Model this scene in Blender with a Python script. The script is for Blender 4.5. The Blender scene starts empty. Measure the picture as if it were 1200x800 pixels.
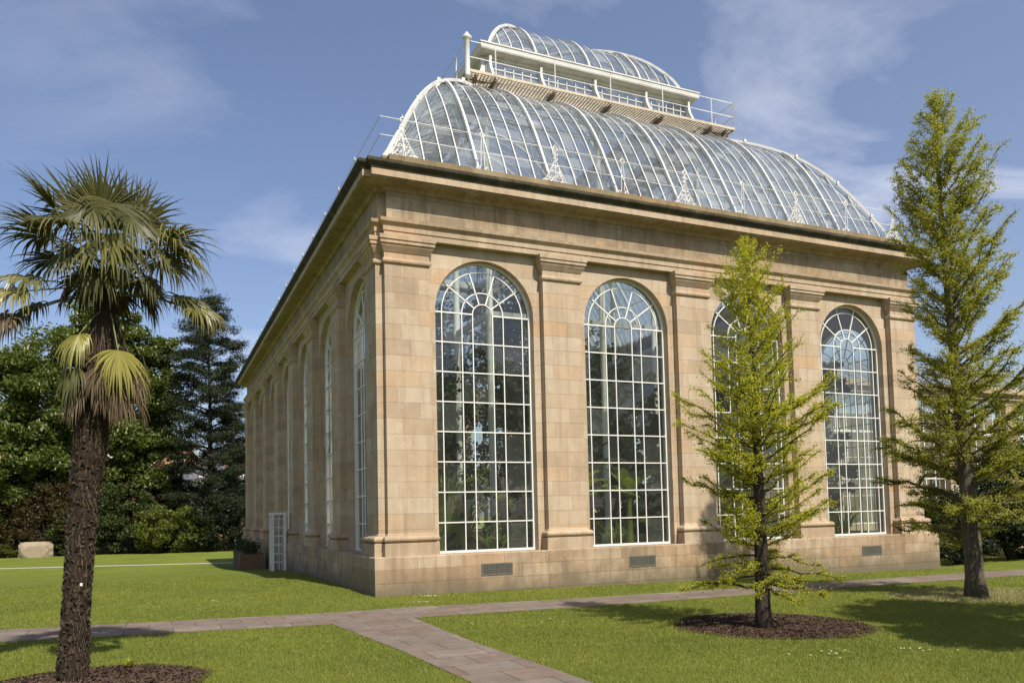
import bpy, math, random
import numpy as np
from mathutils import Vector, Matrix
R = math.radians
rng = np.random.default_rng(7)
random.seed(7)
sc = bpy.context.scene
col = sc.collection

# ------------------------------------------------------------------ camera, sky, sun, exposure
cd = bpy.data.cameras.new("camera"); cam = bpy.data.objects.new("camera", cd); col.objects.link(cam)
YAW, PIT, ROL = R(-24.228), R(3.353), R(-1.332)
_f = Vector((-math.sin(YAW)*math.cos(PIT), math.cos(YAW)*math.cos(PIT), math.sin(PIT)))
_r = Vector((math.cos(YAW), math.sin(YAW), 0)); _u = _r.cross(_f)
_r2 = math.cos(ROL)*_r + math.sin(ROL)*_u; _u2 = -math.sin(ROL)*_r + math.cos(ROL)*_u
cam.matrix_world = Matrix(((_r2.x,_u2.x,-_f.x,-4.897),(_r2.y,_u2.y,-_f.y,-18.672),(_r2.z,_u2.z,-_f.z,1.902),(0,0,0,1)))
cd.sensor_fit = 'HORIZONTAL'; cd.sensor_width = 36; cd.lens = 36*924.83/1200
cd.shift_y = (546.9-400)/1200; cd.clip_end = 5000; cd.clip_start = .05
sc.camera = cam

SUN_EL, SUN_AZ = 51, 8          # azimuth measured from -Y (in front of the facade) towards +X
wd = bpy.data.worlds.new("World"); sc.world = wd; wd.use_nodes = True
nt = wd.node_tree; N = nt.nodes; L = nt.links; N.clear()
out = N.new('ShaderNodeOutputWorld'); bg = N.new('ShaderNodeBackground'); sky = N.new('ShaderNodeTexSky')
sky.sky_type = 'NISHITA'; sky.sun_disc = False; sky.sun_elevation = R(SUN_EL); sky.sun_rotation = R(180-SUN_AZ)
sky.air_density = 1.0; sky.dust_density = 1.6; sky.ozone_density = 1.6; sky.altitude = 50
tc = N.new('ShaderNodeTexCoord'); sep = N.new('ShaderNodeSeparateXYZ'); L.new(tc.outputs['Generated'], sep.inputs[0])
def wmath(op, a, b=None, c=None):
    m = N.new('ShaderNodeMath'); m.operation = op
    for i, v in enumerate((a, b, c)):
        if v is None: continue
        if isinstance(v, (int, float)): m.inputs[i].default_value = v
        else: L.new(v, m.inputs[i])
    return m.outputs[0]
zc = wmath('ADD', wmath('MAXIMUM', sep.outputs[2], 0.0), 0.12)
cx = wmath('DIVIDE', sep.outputs[0], zc); cy = wmath('DIVIDE', sep.outputs[1], zc)
cmb = N.new('ShaderNodeCombineXYZ'); L.new(cx, cmb.inputs[0]); L.new(cy, cmb.inputs[1])
mp = N.new('ShaderNodeMapping'); mp.inputs['Rotation'].default_value = (0,0,R(25)); mp.inputs['Scale'].default_value = (.55,1.0,1)
mp.inputs['Location'].default_value = (3.1,.2,0)
L.new(cmb.outputs[0], mp.inputs[0])
n1 = N.new('ShaderNodeTexNoise'); n1.inputs['Scale'].default_value = 1.5; n1.inputs['Detail'].default_value = 7; n1.inputs['Roughness'].default_value = .6
n1.inputs['Distortion'].default_value = .5; L.new(mp.outputs[0], n1.inputs['Vector'])
n2 = N.new('ShaderNodeTexNoise'); n2.inputs['Scale'].default_value = .35; n2.inputs['Detail'].default_value = 2; L.new(mp.outputs[0], n2.inputs['Vector'])
def wramp(fac, stops):
    r = N.new('ShaderNodeValToRGB'); e = r.color_ramp.elements
    e[0].position = stops[0][0]; e[0].color = (*[stops[0][1]]*3, 1); e[1].position = stops[1][0]; e[1].color = (*[stops[1][1]]*3, 1)
    L.new(fac, r.inputs[0]); return r.outputs[0]
# more cloud towards +x (the right of the picture)
dirx = wmath('MULTIPLY_ADD', sep.outputs[0], .75, .34)
cl = wmath('MULTIPLY', wramp(n1.outputs[0], ((.47,0),(.68,1))), wmath('MULTIPLY_ADD', wramp(n2.outputs[0], ((.35,0),(.65,1))), .6, .4))
cl = wmath('MULTIPLY', cl, wmath('MAXIMUM', dirx, .22)); cl = wmath('MINIMUM', wmath('ADD', wmath('MULTIPLY', cl, 1.05), wmath('MULTIPLY', wmath('MAXIMUM', dirx, 0), .10)), .8)
mixc = N.new('ShaderNodeMixRGB'); L.new(cl, mixc.inputs[0])
tint = N.new('ShaderNodeMixRGB'); tint.blend_type = 'MULTIPLY'; tint.inputs[0].default_value = 1; tint.inputs[2].default_value = (1.0,.98,1.06,1)
L.new(sky.outputs[0], tint.inputs[1])
L.new(tint.outputs[0], mixc.inputs[1]); mixc.inputs[2].default_value = (6.4,6.6,7.6,1)
L.new(mixc.outputs[0], bg.inputs[0]); bg.inputs[1].default_value = 0.097; L.new(bg.outputs[0], out.inputs[0])

sd = bpy.data.lights.new("sun", 'SUN'); sun = bpy.data.objects.new("sun", sd); col.objects.link(sun)
sd.energy = 4.8; sd.angle = R(.55); sd.color = (1.0, .93, .82)
_az = R(SUN_AZ); _el = R(SUN_EL)
sdir = Vector((math.sin(_az)*math.cos(_el), -math.cos(_az)*math.cos(_el), math.sin(_el)))
sun.rotation_euler = sdir.to_track_quat('Z', 'Y').to_euler()
sc.view_settings.view_transform = 'Standard'; sc.view_settings.look = 'None'; sc.view_settings.gamma = 1
sc.view_settings.exposure = 0.48; sc.view_settings.use_curve_mapping = False
sc.render.engine = 'CYCLES'
sc.cycles.transparent_max_bounces = 24; sc.cycles.max_bounces = 8; sc.cycles.diffuse_bounces = 3; sc.cycles.glossy_bounces = 3
sc.cycles.sample_clamp_indirect = 6

# ------------------------------------------------------------------ materials
def mat(name):
    m = bpy.data.materials.new(name); m.use_nodes = True; return m
class NT:
    def __init__(s, m): s.t = m.node_tree; s.t.nodes.clear(); s.o = s.t.nodes.new('ShaderNodeOutputMaterial')
    def n(s, t, **k):
        x = s.t.nodes.new(t)
        for a, b in k.items():
            if a.startswith('i_'): x.inputs[a[2:].replace('_', ' ')].default_value = b
            else: setattr(x, a, b)
        return x
    def l(s, a, b): s.t.links.new(a, b)
    def ramp(s, fac, stops):
        r = s.n('ShaderNodeValToRGB'); e = r.color_ramp.elements
        while len(e) < len(stops): e.new(.5)
        for i, (p, c) in enumerate(stops):
            e[i].position = p; e[i].color = (*(c if hasattr(c, '__len__') else (c,c,c)), 1)
        s.l(fac, r.inputs[0]); return r.outputs[0]
    def mix(s, fac, a, b, mode='MIX'):
        x = s.n('ShaderNodeMixRGB', blend_type=mode)
        for i, v in enumerate((fac, a, b)):
            if isinstance(v, (int, float)): x.inputs[i].default_value = v if i == 0 else (v,v,v,1)
            elif isinstance(v, tuple): x.inputs[i].default_value = (*v, 1)
            else: s.l(v, x.inputs[i])
        return x.outputs[0]
    def noise(s, vec, scale, detail=4, rough=.55, dist=0):
        x = s.n('ShaderNodeTexNoise'); x.inputs['Scale'].default_value = scale; x.inputs['Detail'].default_value = detail
        x.inputs['Roughness'].default_value = rough; x.inputs['Distortion'].default_value = dist
        if vec is not None: s.l(vec, x.inputs['Vector'])
        return x.outputs[0]
    def pos(s): return s.n('ShaderNodeNewGeometry').outputs['Position']
    def math(s, op, a, b=None, c=None):
        m = s.n('ShaderNodeMath', operation=op)
        for i, v in enumerate((a, b, c)):
            if v is None: continue
            if isinstance(v, (int, float)): m.inputs[i].default_value = v
            else: s.l(v, m.inputs[i])
        return m.outputs[0]
    def bsdf(s, color, rough=.8, spec=.3, bump=None, bstr=.3, bdist=.01, metal=0):
        b = s.n('ShaderNodeBsdfPrincipled')
        if isinstance(color, tuple): b.inputs['Base Color'].default_value = (*color, 1)
        else: s.l(color, b.inputs['Base Color'])
        if isinstance(rough, (int, float)): b.inputs['Roughness'].default_value = rough
        else: s.l(rough, b.inputs['Roughness'])
        b.inputs['Specular IOR Level'].default_value = spec; b.inputs['Metallic'].default_value = metal
        if bump is not None:
            bp = s.n('ShaderNodeBump'); bp.inputs['Strength'].default_value = bstr; bp.inputs['Distance'].default_value = bdist
            s.l(bump, bp.inputs['Height']); s.l(bp.outputs[0], b.inputs['Normal'])
        return b
    def out(s, sh): s.l(sh, s.o.inputs[0])

def stone_mat(name, c1, c2, c3, row=.39, bw=1.05, mortar=.006, dirt=.35, plinth=False, offs=.0, algae=0):
    m = mat(name); t = NT(m); p = t.pos()
    sp = t.n('ShaderNodeSeparateXYZ'); t.l(p, sp.inputs[0])
    u = t.math('ADD', sp.outputs[0], sp.outputs[1]); cb = t.n('ShaderNodeCombineXYZ'); t.l(u, cb.inputs[0]); t.l(t.math('ADD', sp.outputs[2], offs), cb.inputs[1])
    bk = t.n('ShaderNodeTexBrick'); t.l(cb.outputs[0], bk.inputs['Vector'])
    bk.inputs['Scale'].default_value = 1; bk.inputs['Brick Width'].default_value = bw; bk.inputs['Row Height'].default_value = row
    bk.inputs['Mortar Size'].default_value = mortar; bk.inputs['Mortar Smooth'].default_value = .3; bk.inputs['Bias'].default_value = 0
    bk.inputs['Color1'].default_value = (0,0,0,1); bk.inputs['Color2'].default_value = (1,1,1,1); bk.inputs['Mortar'].default_value = (.5,.5,.5,1)
    bk.offset_frequency = 2; bk.offset = .43; bk.squash = .8; bk.squash_frequency = 3
    og = (min(c2[0]*1.06,.52), c2[1]*.90, c2[2]*.75); gy = (c1[0]*.88, c1[1]*.90, c1[2]*.93)
    c = t.ramp(bk.outputs['Color'], ((0, gy), (.16, c1), (.4, c2), (.62, c3), (.8, c2), (1, og)))
    pt = t.noise(p, .75, 5, .6); c = t.mix(t.ramp(pt, ((.45, 0), (.72, .4))), c, og)
    nn = t.noise(p, 1.7, 6, .6); c = t.mix(t.ramp(nn, ((.35, 0), (.7, dirt))), c, (c1[0]*.62, c1[1]*.58, c1[2]*.55))
    # vertical rain streaks
    mpn = t.n('ShaderNodeMapping'); mpn.inputs['Scale'].default_value = (4, 4, .28); t.l(p, mpn.inputs[0])
    st = t.noise(mpn.outputs[0], 1.3, 4, .6); c = t.mix(t.ramp(st, ((.48, 0), (.8, min(1, dirt*1.5)))), c, (c1[0]*.5, c1[1]*.48, c1[2]*.45))
    lt = t.noise(p, 3.1, 3); c = t.mix(t.ramp(lt, ((.55, 0), (.8, .35))), c, (min(c3[0]*1.15,.62), c3[1]*1.2, c3[2]*1.3))
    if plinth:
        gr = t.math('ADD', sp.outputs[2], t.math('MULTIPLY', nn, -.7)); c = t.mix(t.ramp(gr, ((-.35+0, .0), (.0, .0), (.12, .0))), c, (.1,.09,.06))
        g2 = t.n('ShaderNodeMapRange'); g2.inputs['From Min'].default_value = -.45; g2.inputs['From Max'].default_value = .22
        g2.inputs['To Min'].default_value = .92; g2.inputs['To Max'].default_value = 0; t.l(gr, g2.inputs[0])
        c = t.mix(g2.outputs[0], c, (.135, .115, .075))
    if algae:
        al = t.noise(p, 2.4, 7, .65); c = t.mix(t.ramp(al, ((.25, 0.25*algae), (.6, algae))), c, (.035, .034, .02))
    fine = t.noise(p, 38, 3, .6); c = t.mix(.22, c, t.ramp(fine, ((.3, .35), (.7, 1.0))), 'MULTIPLY')
    mo = t.math('SUBTRACT', 1.0, bk.outputs['Fac']); c = t.mix(t.math('MULTIPLY', bk.outputs['Fac'], .22), c, (c1[0]*.38, c1[1]*.35, c1[2]*.3))
    h = t.math('ADD', t.math('MULTIPLY', mo, .9), t.math('MULTIPLY', t.noise(p, 14, 5, .6), .45))
    t.out(t.bsdf(c, .88, .2, h, .8, .02).outputs[0]); return m
M = {}
M['stone'] = stone_mat('sandstone_ashlar', (.42,.32,.215), (.47,.375,.265), (.50,.415,.305), mortar=.0035)
M['frieze'] = stone_mat('stained_shaded_frieze_stone', (.32,.25,.165), (.37,.30,.20), (.42,.34,.24), row=.38, bw=1.2, mortar=.004, dirt=.75)  # grey-brown staining, plus the cornice's shade darkened into the colour
M['trim'] = stone_mat('sandstone_trim', (.42,.32,.21), (.46,.36,.25), (.485,.39,.28), row=2.0, bw=1.7, dirt=.45)
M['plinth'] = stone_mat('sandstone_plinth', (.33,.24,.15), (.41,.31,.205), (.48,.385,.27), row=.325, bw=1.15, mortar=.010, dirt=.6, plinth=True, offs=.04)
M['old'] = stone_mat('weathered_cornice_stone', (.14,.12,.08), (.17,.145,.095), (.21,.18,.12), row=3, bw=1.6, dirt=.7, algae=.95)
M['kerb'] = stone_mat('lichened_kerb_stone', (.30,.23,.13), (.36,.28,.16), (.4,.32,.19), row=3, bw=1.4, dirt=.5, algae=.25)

def paint(name, c, dirt=.25, rough=.45, dc=(.3,.24,.15), sc_=2.5):
    m = mat(name); t = NT(m); p = t.pos()
    a = t.noise(p, sc_, 6, .65); cc = t.mix(t.ramp(a, ((.45, 0), (.75, dirt))), c, dc)
    b = t.noise(p, 23, 3); cc = t.mix(t.ramp(b, ((.6, 0), (.8, dirt))), cc, dc)
    t.out(t.bsdf(cc, rough, .4).outputs[0]); return m
M['white'] = paint('white_iron_paint', (.63,.62,.59), .42)
M['bars'] = paint('white_window_paint', (.74,.73,.68), .15)
M['rust'] = paint('rusty_gallery_ironwork', (.22,.17,.11), .7, .8, (.12,.075,.04), 6)
M['grate'] = paint('cream_grating_paint', (.50,.43,.32), .5, .7, (.2,.14,.08), 5)
M['vent'] = paint('grey_iron_grille', (.10,.10,.085), .4, .7, (.2,.16,.1), 12)
M['dark'] = paint('dark_void', (.02,.02,.018), .1, .9)
M['inwall'] = paint('interior_plaster', (.16,.155,.13), .4, .9)
M['innercol'] = paint('interior_cream_iron', (.74,.73,.64), .12)
M['truss'] = paint('interior_truss_paint', (.5,.52,.5), .4)
M['lead'] = paint('lead_roof', (.2,.2,.2), .3, .6, (.1,.1,.09))
M['wood'] = paint('planter_timber', (.14,.085,.045), .4, .8, (.08,.045,.02), 9)
M['slate'] = paint('slate_roof', (.085,.09,.105), .4, .6, (.05,.05,.055), 3)
M['redstone'] = paint('red_brick_wall', (.42,.22,.13), .5, .9, (.3,.12,.07), 5)
M['cream'] = paint('cream_trim_paint', (.6,.52,.38), .3, .7)
M['boulder'] = paint('pale_boulder', (.27,.22,.15), .6, .9, (.18,.15,.09), 1.5)

def glass_mat(name, tint, dirt, dirtc, f0=.07, rough=.02, wob=.15):
    m = mat(name); t = NT(m); p = t.pos()
    tr = t.n('ShaderNodeBsdfTransparent'); tr.inputs[0].default_value = (*tint, 1)
    gl = t.n('ShaderNodeBsdfGlossy'); gl.inputs['Roughness'].default_value = rough; gl.inputs['Color'].default_value = (.95,.97,1,1)
    bp = t.n('ShaderNodeBump'); bp.inputs['Strength'].default_value = wob; bp.inputs['Distance'].default_value = .02
    t.l(t.noise(p, 1.6, 3), bp.inputs['Height']); t.l(bp.outputs[0], gl.inputs['Normal'])
    lw = t.n('ShaderNodeLayerWeight'); lw.inputs[0].default_value = .5
    f = t.math('MULTIPLY_ADD', t.math('POWER', lw.outputs['Facing'], 5.0), 1-f0, f0)
    s1 = t.n('ShaderNodeMixShader'); t.l(f, s1.inputs[0]); t.l(tr.outputs[0], s1.inputs[1]); t.l(gl.outputs[0], s1.inputs[2])
    df = t.n('ShaderNodeBsdfDiffuse'); df.inputs[0].default_value = (*dirtc, 1)
    tl = t.n('ShaderNodeBsdfTranslucent'); tl.inputs[0].default_value = (*dirtc, 1)
    ad = t.n('ShaderNodeMixShader'); ad.inputs[0].default_value = .45; t.l(df.outputs[0], ad.inputs[1]); t.l(tl.outputs[0], ad.inputs[2])
    rp = t.n('ShaderNodeNewGeometry').outputs['Random Per Island']
    d = t.math('MULTIPLY', t.math('MULTIPLY_ADD', t.noise(p, 1.3, 5, .65), 1.2, t.math('MULTIPLY', t.math('POWER', rp, 3.0), 1.5)), dirt)
    s2 = t.n('ShaderNodeMixShader'); t.l(d, s2.inputs[0]); t.l(s1.outputs[0], s2.inputs[1]); t.l(ad.outputs[0], s2.inputs[2])
    t.out(s2.outputs[0]); return m
M['glass'] = glass_mat('window_glass', (.86,.90,.86), .065, (.5,.54,.5), .06, .01, .2)
M['roofglass'] = glass_mat('roof_glass', (.66,.70,.71), .20, (.6,.65,.66), .10, .03, .35)
M['blind'] = glass_mat('side_window_glass_shaded', (.62,.66,.64), .10, (.7,.72,.7), .08, .02, .2)

def leaf_mat(name, ca, cb, trans=.4, ctr=None, rough=.5, spec=.25):
    m = mat(name); t = NT(m); g = t.n('ShaderNodeNewGeometry')
    c = t.mix(g.outputs['Random Per Island'], ca, cb)
    n = t.noise(g.outputs['Position'], .9, 2); c = t.mix(t.ramp(n, ((.35, .0), (.65, .35))), c, (ca[0]*.7, ca[1]*.75, ca[2]*.7))
    b = t.bsdf(c, rough, spec)
    tl = t.n('ShaderNodeBsdfTranslucent')
    t.l(t.mix(1.0, c, ctr or (1.6, 1.5, .7), 'MULTIPLY'), tl.inputs[0])
    ms = t.n('ShaderNodeMixShader'); ms.inputs[0].default_value = trans; t.l(b.outputs[0], ms.inputs[1]); t.l(tl.outputs[0], ms.inputs[2])
    t.out(ms.outputs[0]); return m
M['larch'] = leaf_mat('spring_leaf', (.31,.33,.032), (.47,.46,.06), .5)
M['larch2'] = leaf_mat('spring_leaf_olive', (.23,.255,.038), (.38,.38,.07), .5)
M['chest'] = leaf_mat('chestnut_leaf', (.055,.085,.018), (.145,.175,.036), .35)
M['pine'] = leaf_mat('pine_needles', (.016,.024,.010), (.036,.046,.018), .12)
M['bushg'] = leaf_mat('golden_shrub_leaf', (.075,.10,.016), (.15,.17,.025), .3)
M['shrub'] = leaf_mat('green_shrub_leaf', (.03,.05,.014), (.075,.10,.025), .3)
M['redsh'] = leaf_mat('bronze_shrub_leaf', (.045,.032,.014), (.075,.055,.022), .25)
M['darksh'] = leaf_mat('dark_shrub_leaf', (.012,.02,.009), (.03,.042,.015), .15)
M['palmleaf'] = leaf_mat('fan_palm_leaf', (.04,.048,.012), (.13,.12,.03), .2, (1.5,1.35,.5), .5, .35)
M['stub'] = leaf_mat('palm_leaf_stub', (.012,.009,.006), (.115,.09,.07), .0, (1,1,1), .95, .05)
M['fibre2'] = leaf_mat('palm_fibre_strands', (.03,.02,.013), (.17,.125,.08), .1, (1,1,.8), .8, .1)
M['palmmix'] = leaf_mat('fan_palm_leaf_olive', (.12,.125,.03), (.2,.18,.05), .22, (1.5,1.3,.5), .4, .5)
M['palmyel'] = leaf_mat('fan_palm_leaf_yellow', (.22,.21,.045), (.34,.29,.07), .25, (1.4,1.2,.5), .4, .5)
M['palmdead'] = leaf_mat('fan_palm_leaf_dead', (.06,.042,.024), (.19,.14,.075), .15, (1,1,.8), .7, .2)
M['inplant'] = leaf_mat('hothouse_leaf', (.085,.13,.03), (.22,.27,.055), .45)
M['inplant2'] = leaf_mat('hothouse_leaf_dark', (.02,.035,.012), (.05,.075,.022), .3)
M['flower'] = leaf_mat('cream_flower', (.55,.5,.36), (.65,.62,.45), .3)
def bark(name, c1, c2, sx=18, sz=3):
    m = mat(name); t = NT(m); p = t.pos(); mpn = t.n('ShaderNodeMapping'); mpn.inputs['Scale'].default_value = (sx, sx, sz); t.l(p, mpn.inputs[0])
    n = t.noise(mpn.outputs[0], 1, 6, .65, .4); c = t.ramp(n, ((.3, c1), (.7, c2)))
    t.out(t.bsdf(c, .9, .15, n, .9, .03).outputs[0]); return m
M['bark'] = bark('dark_bark', (.02,.015,.011), (.075,.06,.045))
M['bark2'] = bark('grey_bark', (.045,.035,.025), (.17,.14,.10))
M['fibre'] = bark('palm_fibre', (.010,.007,.005), (.05,.034,.023), 30, 6)
M['petcap'] = paint('palm_leaf_stub_brown', (.06,.046,.035), .85, .9, (.014,.010,.007), 16)
M['petiole'] = paint('palm_petiole', (.12,.13,.035), .3, .5, (.16,.12,.05), 5)

def grass_mat(name, bladed):
    m = mat(name); t = NT(m); g = t.n('ShaderNodeNewGeometry'); p = g.outputs['Position']
    big = t.noise(p, .35, 4, .6); med = t.noise(p, 2.2, 4, .6); fin = t.noise(p, 55, 3, .7)
    c = t.ramp(big, ((.3, (.115,.155,.022)), (.5, (.165,.205,.028)), (.72, (.215,.235,.036))))
    c = t.mix(t.ramp(med, ((.35, 0), (.75, .45))), c, (.22,.215,.045))
    pch = t.noise(p, 1.1, 5, .7, .6); c = t.mix(t.ramp(pch, ((.56, 0), (.72, .5))), c, (.075,.125,.02))
    if bladed:
        c = t.mix(t.math('MULTIPLY', g.outputs['Random Per Island'], .55), c, (.29,.29,.055))
        b = t.bsdf(c, .5, .25)
        tl = t.n('ShaderNodeBsdfTranslucent'); t.l(c, tl.inputs[0]); ms = t.n('ShaderNodeMixShader'); ms.inputs[0].default_value = .35
        t.l(b.outputs[0], ms.inputs[1]); t.l(tl.outputs[0], ms.inputs[2]); t.out(ms.outputs[0])
    else:
        c = t.mix(t.ramp(fin, ((.35, .65), (.6, 0))), c, (.055,.085,.018))
        t.out(t.bsdf(c, .85, .1, fin, 1.0, .04).outputs[0])
    return m
M['lawn'] = grass_mat('lawn_turf', False); M['blade'] = grass_mat('lawn_blades', True)
def path_mat(name, slab=True):
    m = mat(name); t = NT(m); p = t.pos()
    bk = t.n('ShaderNodeTexBrick'); mpn = t.n('ShaderNodeMapping'); t.l(p, mpn.inputs[0]); t.l(mpn.outputs[0], bk.inputs['Vector'])
    mpn.inputs['Location'].default_value = (.35, .2, 0)
    bk.inputs['Scale'].default_value = 1; bk.inputs['Brick Width'].default_value = .78; bk.inputs['Row Height'].default_value = .6
    bk.inputs['Mortar Size'].default_value = .009; bk.inputs['Color1'].default_value = (0,0,0,1); bk.inputs['Color2'].default_value = (1,1,1,1)
    c = t.ramp(bk.outputs['Color'], ((0, (.165,.12,.09)), (.35, (.20,.148,.115)), (.6, (.18,.148,.12)), (1, (.225,.18,.147))))
    n = t.noise(p, 2.3, 6, .65); c = t.mix(t.ramp(n, ((.4, 0), (.72, .7))), c, (.095,.08,.066)); n3 = t.noise(p, 5.5, 6, .7); c = t.mix(t.ramp(n3, ((.6, 0), (.75, .5))), c, (.27,.235,.2))
    f = t.noise(p, 60, 3, .7); c = t.mix(.4, c, t.ramp(f, ((.3, .55), (.7, 1.1))), 'MULTIPLY')
    c = t.mix(t.math('MULTIPLY', bk.outputs['Fac'], .75), c, (.05,.048,.03))
    h = t.math('ADD', t.math('MULTIPLY', t.math('SUBTRACT', 1.0, bk.outputs['Fac']), 1.0), t.math('MULTIPLY', f, .4))
    t.out(t.bsdf(c, .85, .2, h, .6, .01).outputs[0]); return m
M['path'] = path_mat('flagstone_path')
M['gravel'] = paint('pale_gravel', (.38,.35,.28), .3, .95, (.28,.25,.2), 8)
def soil_mat():
    m = mat('bark_mulch'); t = NT(m); p = t.pos(); n = t.noise(p, 30, 5, .75); b = t.noise(p, 3, 3)
    c = t.ramp(n, ((.3, (.035,.022,.015)), (.55, (.085,.055,.038)), (.75, (.17,.12,.085))))
    t.out(t.bsdf(c, .95, .1, n, 1.0, .05).outputs[0]); return m
M['soil'] = soil_mat()
M['chip'] = leaf_mat('bark_chips', (.035,.022,.016), (.12,.08,.055), .0, (1,1,1), .9, .1)
M['straw'] = leaf_mat('dry_grass', (.30,.27,.12), (.42,.36,.18), .3, (1,1,.8))

# ------------------------------------------------------------------ mesh helpers
class MB:
    def __init__(s): s.v = []; s.f = []
    def add(s, vs, fs):
        o = len(s.v); s.v.extend([tuple(map(float, q)) for q in vs]); s.f.extend([tuple(i+o for i in f) for f in fs]); return s
    def box(s, a, b):
        x0,y0,z0 = [min(p, q) for p, q in zip(a, b)]; x1,y1,z1 = [max(p, q) for p, q in zip(a, b)]
        return s.add([(x0,y0,z0),(x1,y0,z0),(x1,y1,z0),(x0,y1,z0),(x0,y0,z1),(x1,y0,z1),(x1,y1,z1),(x0,y1,z1)],
                     [(0,3,2,1),(4,5,6,7),(0,1,5,4),(1,2,6,5),(2,3,7,6),(3,0,4,7)])
    def bar(s, a, b, w, h=None, up=(0,0,1)):
        a = Vector(a); b = Vector(b); d = (b-a).normalized(); h = h or w; up = Vector(up)
        if abs(d.dot(up)) > .98: up = Vector((0,1,0)) if abs(d.y) < .9 else Vector((1,0,0))
        sx = d.cross(up).normalized()*w/2; sy = sx.cross(d).normalized()*h/2
        vs = [p+q for p in (a, b) for q in (-sx-sy, sx-sy, sx+sy, -sx+sy)]
        return s.add(vs, [(0,1,2,3),(7,6,5,4),(0,4,5,1),(1,5,6,2),(2,6,7,3),(3,7,4,0)])
    def ribbon(s, pts, w, h, up=(0,0,1)):       # rectangular sweep along a polyline; w across, h along 'up'
        P = [Vector(p) for p in pts]; n = len(P); vs = []
        for i in range(n):
            d = (P[min(i+1, n-1)]-P[max(i-1, 0)]).normalized(); u = Vector(up)
            sx = d.cross(u)
            if sx.length < 1e-4: sx = d.cross(Vector((0,1,0)))
            sx = sx.normalized()*w/2; sy = sx.normalized().cross(d).normalized()*h/2
            vs += [P[i]+q for q in (-sx-sy, sx-sy, sx+sy, -sx+sy)]
        fs = [(0,1,2,3), tuple(4*(n-1)+k for k in (3,2,1,0))]
        for i in range(n-1):
            for k in range(4): fs.append((4*i+k, 4*(i+1)+k, 4*(i+1)+(k+1)%4, 4*i+(k+1)%4))
        return s.add(vs, fs)
    def tube(s, pts, r, n=6, closed=False, cap=True):
        P = [Vector(p) for p in pts]; m = len(P); rr = r if hasattr(r, '__len__') else [r]*m; vs = []; prev = None
        for i in range(m):
            if closed: d = (P[(i+1) % m]-P[i-1]).normalized()
            else: d = (P[min(i+1, m-1)]-P[max(i-1, 0)]).normalized()
            if prev is None: a = d.orthogonal().normalized()
            else:
                a = prev-d*prev.dot(d); a = a.normalized() if a.length > 1e-5 else d.orthogonal().normalized()
            prev = a; b = d.cross(a)
            vs += [P[i]+(a*math.cos(2*math.pi*k/n)+b*math.sin(2*math.pi*k/n))*rr[i] for k in range(n)]
        fs = []
        for i in range(m if closed else m-1):
            j = (i+1) % m
            for k in range(n): fs.append((i*n+k, i*n+(k+1)%n, j*n+(k+1)%n, j*n+k))
        if cap and not closed: fs += [tuple(range(n-1, -1, -1)), tuple((m-1)*n+k for k in range(n))]
        return s.add(vs, fs)
    def ring(s, c, r, rt, ax=(0,1,0), n=12, k=4):
        a = Vector(ax).orthogonal().normalized(); b = Vector(ax).normalized().cross(a); c = Vector(c)
        return s.tube([c+a*r*math.cos(2*math.pi*i/n)+b*r*math.sin(2*math.pi*i/n) for i in range(n)], rt, k, closed=True)
    def lathe(s, prof, c, n=16):
        c = Vector(c); m = len(prof)
        vs = [(c.x+r*math.cos(2*math.pi*k/n), c.y+r*math.sin(2*math.pi*k/n), c.z+z) for r, z in prof for k in range(n)]
        fs = [(i*n+k, i*n+(k+1)%n, (i+1)*n+(k+1)%n, (i+1)*n+k) for i in range(m-1) for k in range(n)]
        fs += [tuple(range(n-1, -1, -1)), tuple((m-1)*n+k for k in range(n))]
        return s.add(vs, fs)
    def prism(s, poly, d):                      # extrude a 3D polygon along vector d
        n = len(poly); d = Vector(d); A = [Vector(p) for p in poly]
        return s.add(A+[p+d for p in A], [tuple(range(n-1, -1, -1)), tuple(range(n, 2*n))]+[(i, (i+1)%n, n+(i+1)%n, n+i) for i in range(n)])
    def xf(s, M4): s.v = [tuple(M4 @ Vector(p)) for p in s.v]; return s
def rootloc(o):
    v = Vector((0,0,0))
    while o is not None: v += o.location; o = o.parent
    return v
def link(name, me, m, parent):
    o = bpy.data.objects.new(name, me); col.objects.link(o)
    if m is not None: me.materials.append(m)
    if parent is not None: o.parent = parent
    return o
def part(name, mb, m, parent=None, smooth=False, local=False):
    me = bpy.data.meshes.new(name)
    v = np.array(mb.v, float)
    if parent is not None and not local: v = v-np.array(rootloc(parent))
    me.from_pydata(v.tolist(), [], mb.f); me.update()
    if smooth: me.polygons.foreach_set('use_smooth', [True]*len(me.polygons))
    return link(name, me, m, parent)
def npmesh(name, V, F, m, parent=None, smooth=False):   # V (n,3), F (k,3 or 4)
    me = bpy.data.meshes.new(name); V = np.asarray(V, np.float32)
    if parent is not None: V = V-np.array(rootloc(parent), np.float32)
    F = np.asarray(F, np.int32); k = F.shape[1]
    me.vertices.add(len(V)); me.vertices.foreach_set('co', V.ravel())
    me.loops.add(F.size); me.loops.foreach_set('vertex_index', F.ravel())
    me.polygons.add(len(F)); me.polygons.foreach_set('loop_start', np.arange(0, F.size, k, dtype=np.int32))
    me.update(calc_edges=True)
    if smooth: me.polygons.foreach_set('use_smooth', [True]*len(F))
    return link(name, me, m, parent)
def tag(o, label=None, cat=None, group=None, kind=None):
    if label: o['label'] = label
    if cat: o['category'] = cat
    if group: o['group'] = group
    if kind: o['kind'] = kind
    return o
def empty(name, loc, label, cat, group=None, rz=0):
    o = bpy.data.objects.new(name, None); col.objects.link(o); o.location = loc; o.rotation_euler = (0,0,rz); o.empty_display_size = .3
    return tag(o, label, cat, group)
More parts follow.
